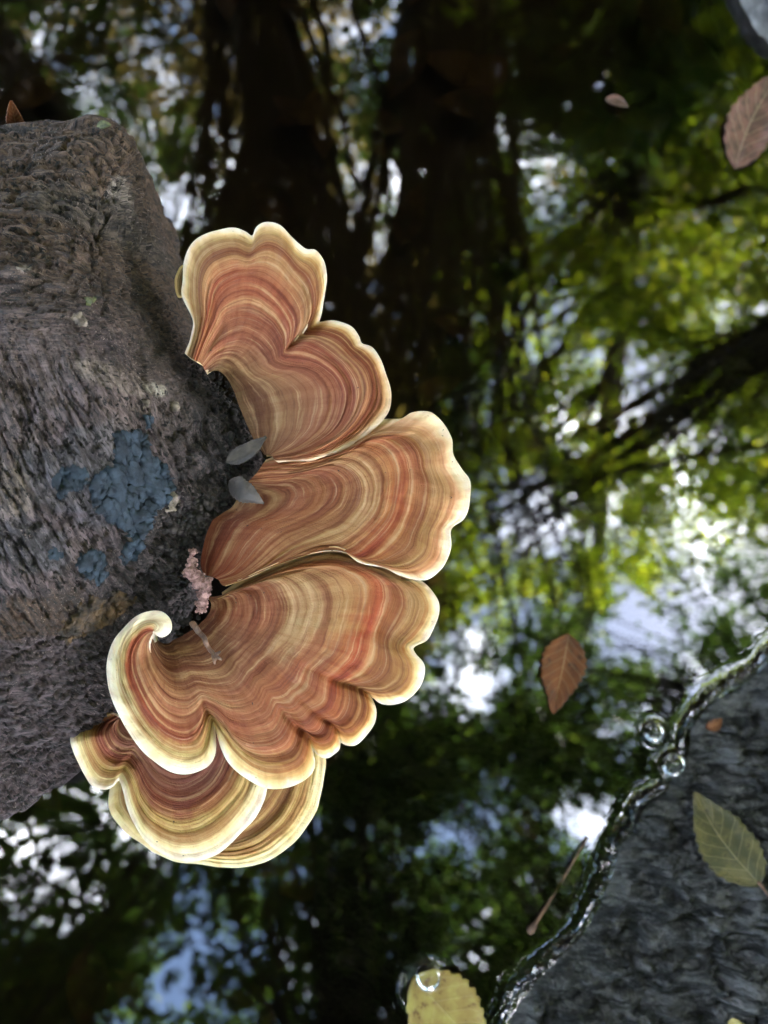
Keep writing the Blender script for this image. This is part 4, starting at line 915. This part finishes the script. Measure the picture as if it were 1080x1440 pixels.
while n < 860:                                   # the rest of the wood round about
    az = rg.uniform(0, 2*np.pi); el = np.arcsin(rg.uniform(math.sin(R(12)), 1)); t = rg.uniform(5.5, 12)
    d = np.array([math.sin(az)*math.cos(el), math.cos(az)*math.cos(el), math.sin(el)])
    xx, yy = project(CAM+d*np.array([1, 1, -1])) if d[1]*FWD[1]-d[2]*FWD[2] > .05 else (9999, 9999)
    if -160 < xx < 1240 and -160 < yy < 1620: continue
    if R(280) < az < R(337) and R(14) < el < R(47) and rg.rand() < .85: n += 1; continue      # unseen canopy opening added so low sky brightens the waterline
    if abs(az-SUN_AZ) < 1.0: t = rg.uniform(4.6, 7.4)                    # unseen foliage set low so sun reaches crowns and pond stays shaded
    n += 1; p = d*t; clumps.append((p, rg.uniform(.7, 1.3)*min(1, t/7), int(rg.uniform(120, 230)), .20 if t > 7 else .14, nearest_tree(p)))
def leafmesh(cl, seed):
    r = np.random.RandomState(seed); Vs, lr = [], []
    for c, rad, n_, ll, _ in cl:
        q = r.normal(0, 1, (n_, 3)); q /= np.linalg.norm(q, axis=1)[:, None]; q *= (r.rand(n_)**.45*rad)[:, None]; q[:, 2] *= .75
        p = c+q
        a = r.normal(0, 1, (n_, 3)); a[:, 2] = a[:, 2]*.4-.25; a /= np.linalg.norm(a, axis=1)[:, None]
        nr = np.array([0, 0, 1])+r.normal(0, .45, (n_, 3)); s = np.cross(a, nr); s /= np.linalg.norm(s, axis=1)[:, None]; up_ = np.cross(s, a)
        L = ll*r.uniform(.65, 1.25, n_)[:, None]; W = L*.29
        v = np.stack([p-a*L*.5, p-s*W+up_*L*.08-a*L*.06, p+a*L*.5, p+s*W+up_*L*.08-a*L*.06], 1)
        Vs.append(v.reshape(-1, 3)); lr.append(np.repeat(np.clip(r.normal(.45, .25, n_), 0, 1), 4))
    V = np.concatenate(Vs); k = np.arange(len(V)//4)*4
    F = np.concatenate([np.stack([k, k+1, k+2], -1), np.stack([k, k+2, k+3], -1)])
    return V, F, np.concatenate(lr)
def limbpath(a, b, sag, n_, seed):
    t = np.linspace(0, 1, n_)[:, None]; r = np.random.RandomState(seed); L = np.linalg.norm(b-a)
    p = a+(b-a)*t; p[:, 2] += sag*L*np.sin(np.pi*t[:, 0]); p[1:-1] += r.normal(0, .028*L, (n_-2, 3)); return crom(p, n_*2)
for i, (x, y, r, h, mi, lab, _d) in enumerate(TREES):
    pa, ra = PATHS[i]; base = pa[0].copy()
    root = bpy.data.objects.new('broadleaf_tree', None); C.objects.link(root); root.location = base
    tag(root, lab, 'tree', 'trees around the pond')
    Vv, F4, F3 = tube(crom(pa, 40), np.interp(np.linspace(0, 1, 40), np.linspace(0, 1, 14), ra), 14, .18, i)
    link('trunk', mesh('trunk', Vv-base, [F4, F3], M['bark']), root)
    mine = [c for c in clumps if c[4] == i]
    br = []
    for k, c in enumerate(mine):
        p = c[0]; d = np.hypot(*(p[:2]-pa[:, :2].mean(0))); zs = min(max(pa[1, 2]+1.5, p[2]-.45*d), pa[-1, 2]-.2)
        j = np.argmin(np.abs(pa[:, 2]-zs)); L = np.linalg.norm(p-pa[j])
        br.append(tube(limbpath(pa[j], p, .05, 6, 300*i+k), np.linspace(min(.035, .008+.006*L), .005, 12), 5))
    if br:
        V, F = join(br); link('branches', mesh('branches', V-base, F, M['bark']), root)
        V, F, lr = leafmesh(mine, 900+i); link('crown', mesh('crown', V-base, F, CAN[mi], {'lr': lr}, smooth=False), root)
    LIMBS = {0: [((905, 5), (585, 222), .085, .03, 6.4, 6.0), ((892, 330), (1150, 240), .06, .03, 8.2, 6.6), ((840, 760), (560, 620), .045, .02, 10, 8.0), ((840, 900), (640, 1080), .06, .03, 10.5, 8.5)],
             4: [((1420, 250), (805, 612), .07, .02, 6.2, 6.6), ((1430, 380), (836, 606), .055, .018, 6.0, 6.5), ((1400, 560), (690, 690), .04, .012, 6.2, 7.2)]}
    for q, (a, b, r0, r1, tt, t2) in enumerate(LIMBS.get(i, [])):
        A = refl(np.array(float(a[0])), np.array(float(a[1])), t=tt); B_ = refl(np.array(float(b[0])), np.array(float(b[1])), t=t2)
        S0 = crom(pa, 60); A0 = S0[np.argmin(np.linalg.norm(S0-A, axis=1))]
        path = limbpath(A0, B_, .03, 8, 40+q) if i == 0 else crom([A0, A, A*.55+B_*.45+np.array([0, 0, .10]), A*.25+B_*.75-np.array([0, .05, 0]), B_], 20)
        Vv, F4, F3 = tube(path, np.linspace(r0, r1, len(path)), 10, .2, 3); link('limb', mesh('limb', Vv-base, [F4, F3], M['bark']), root)
print('leaves', sum(c[2] for c in clumps))
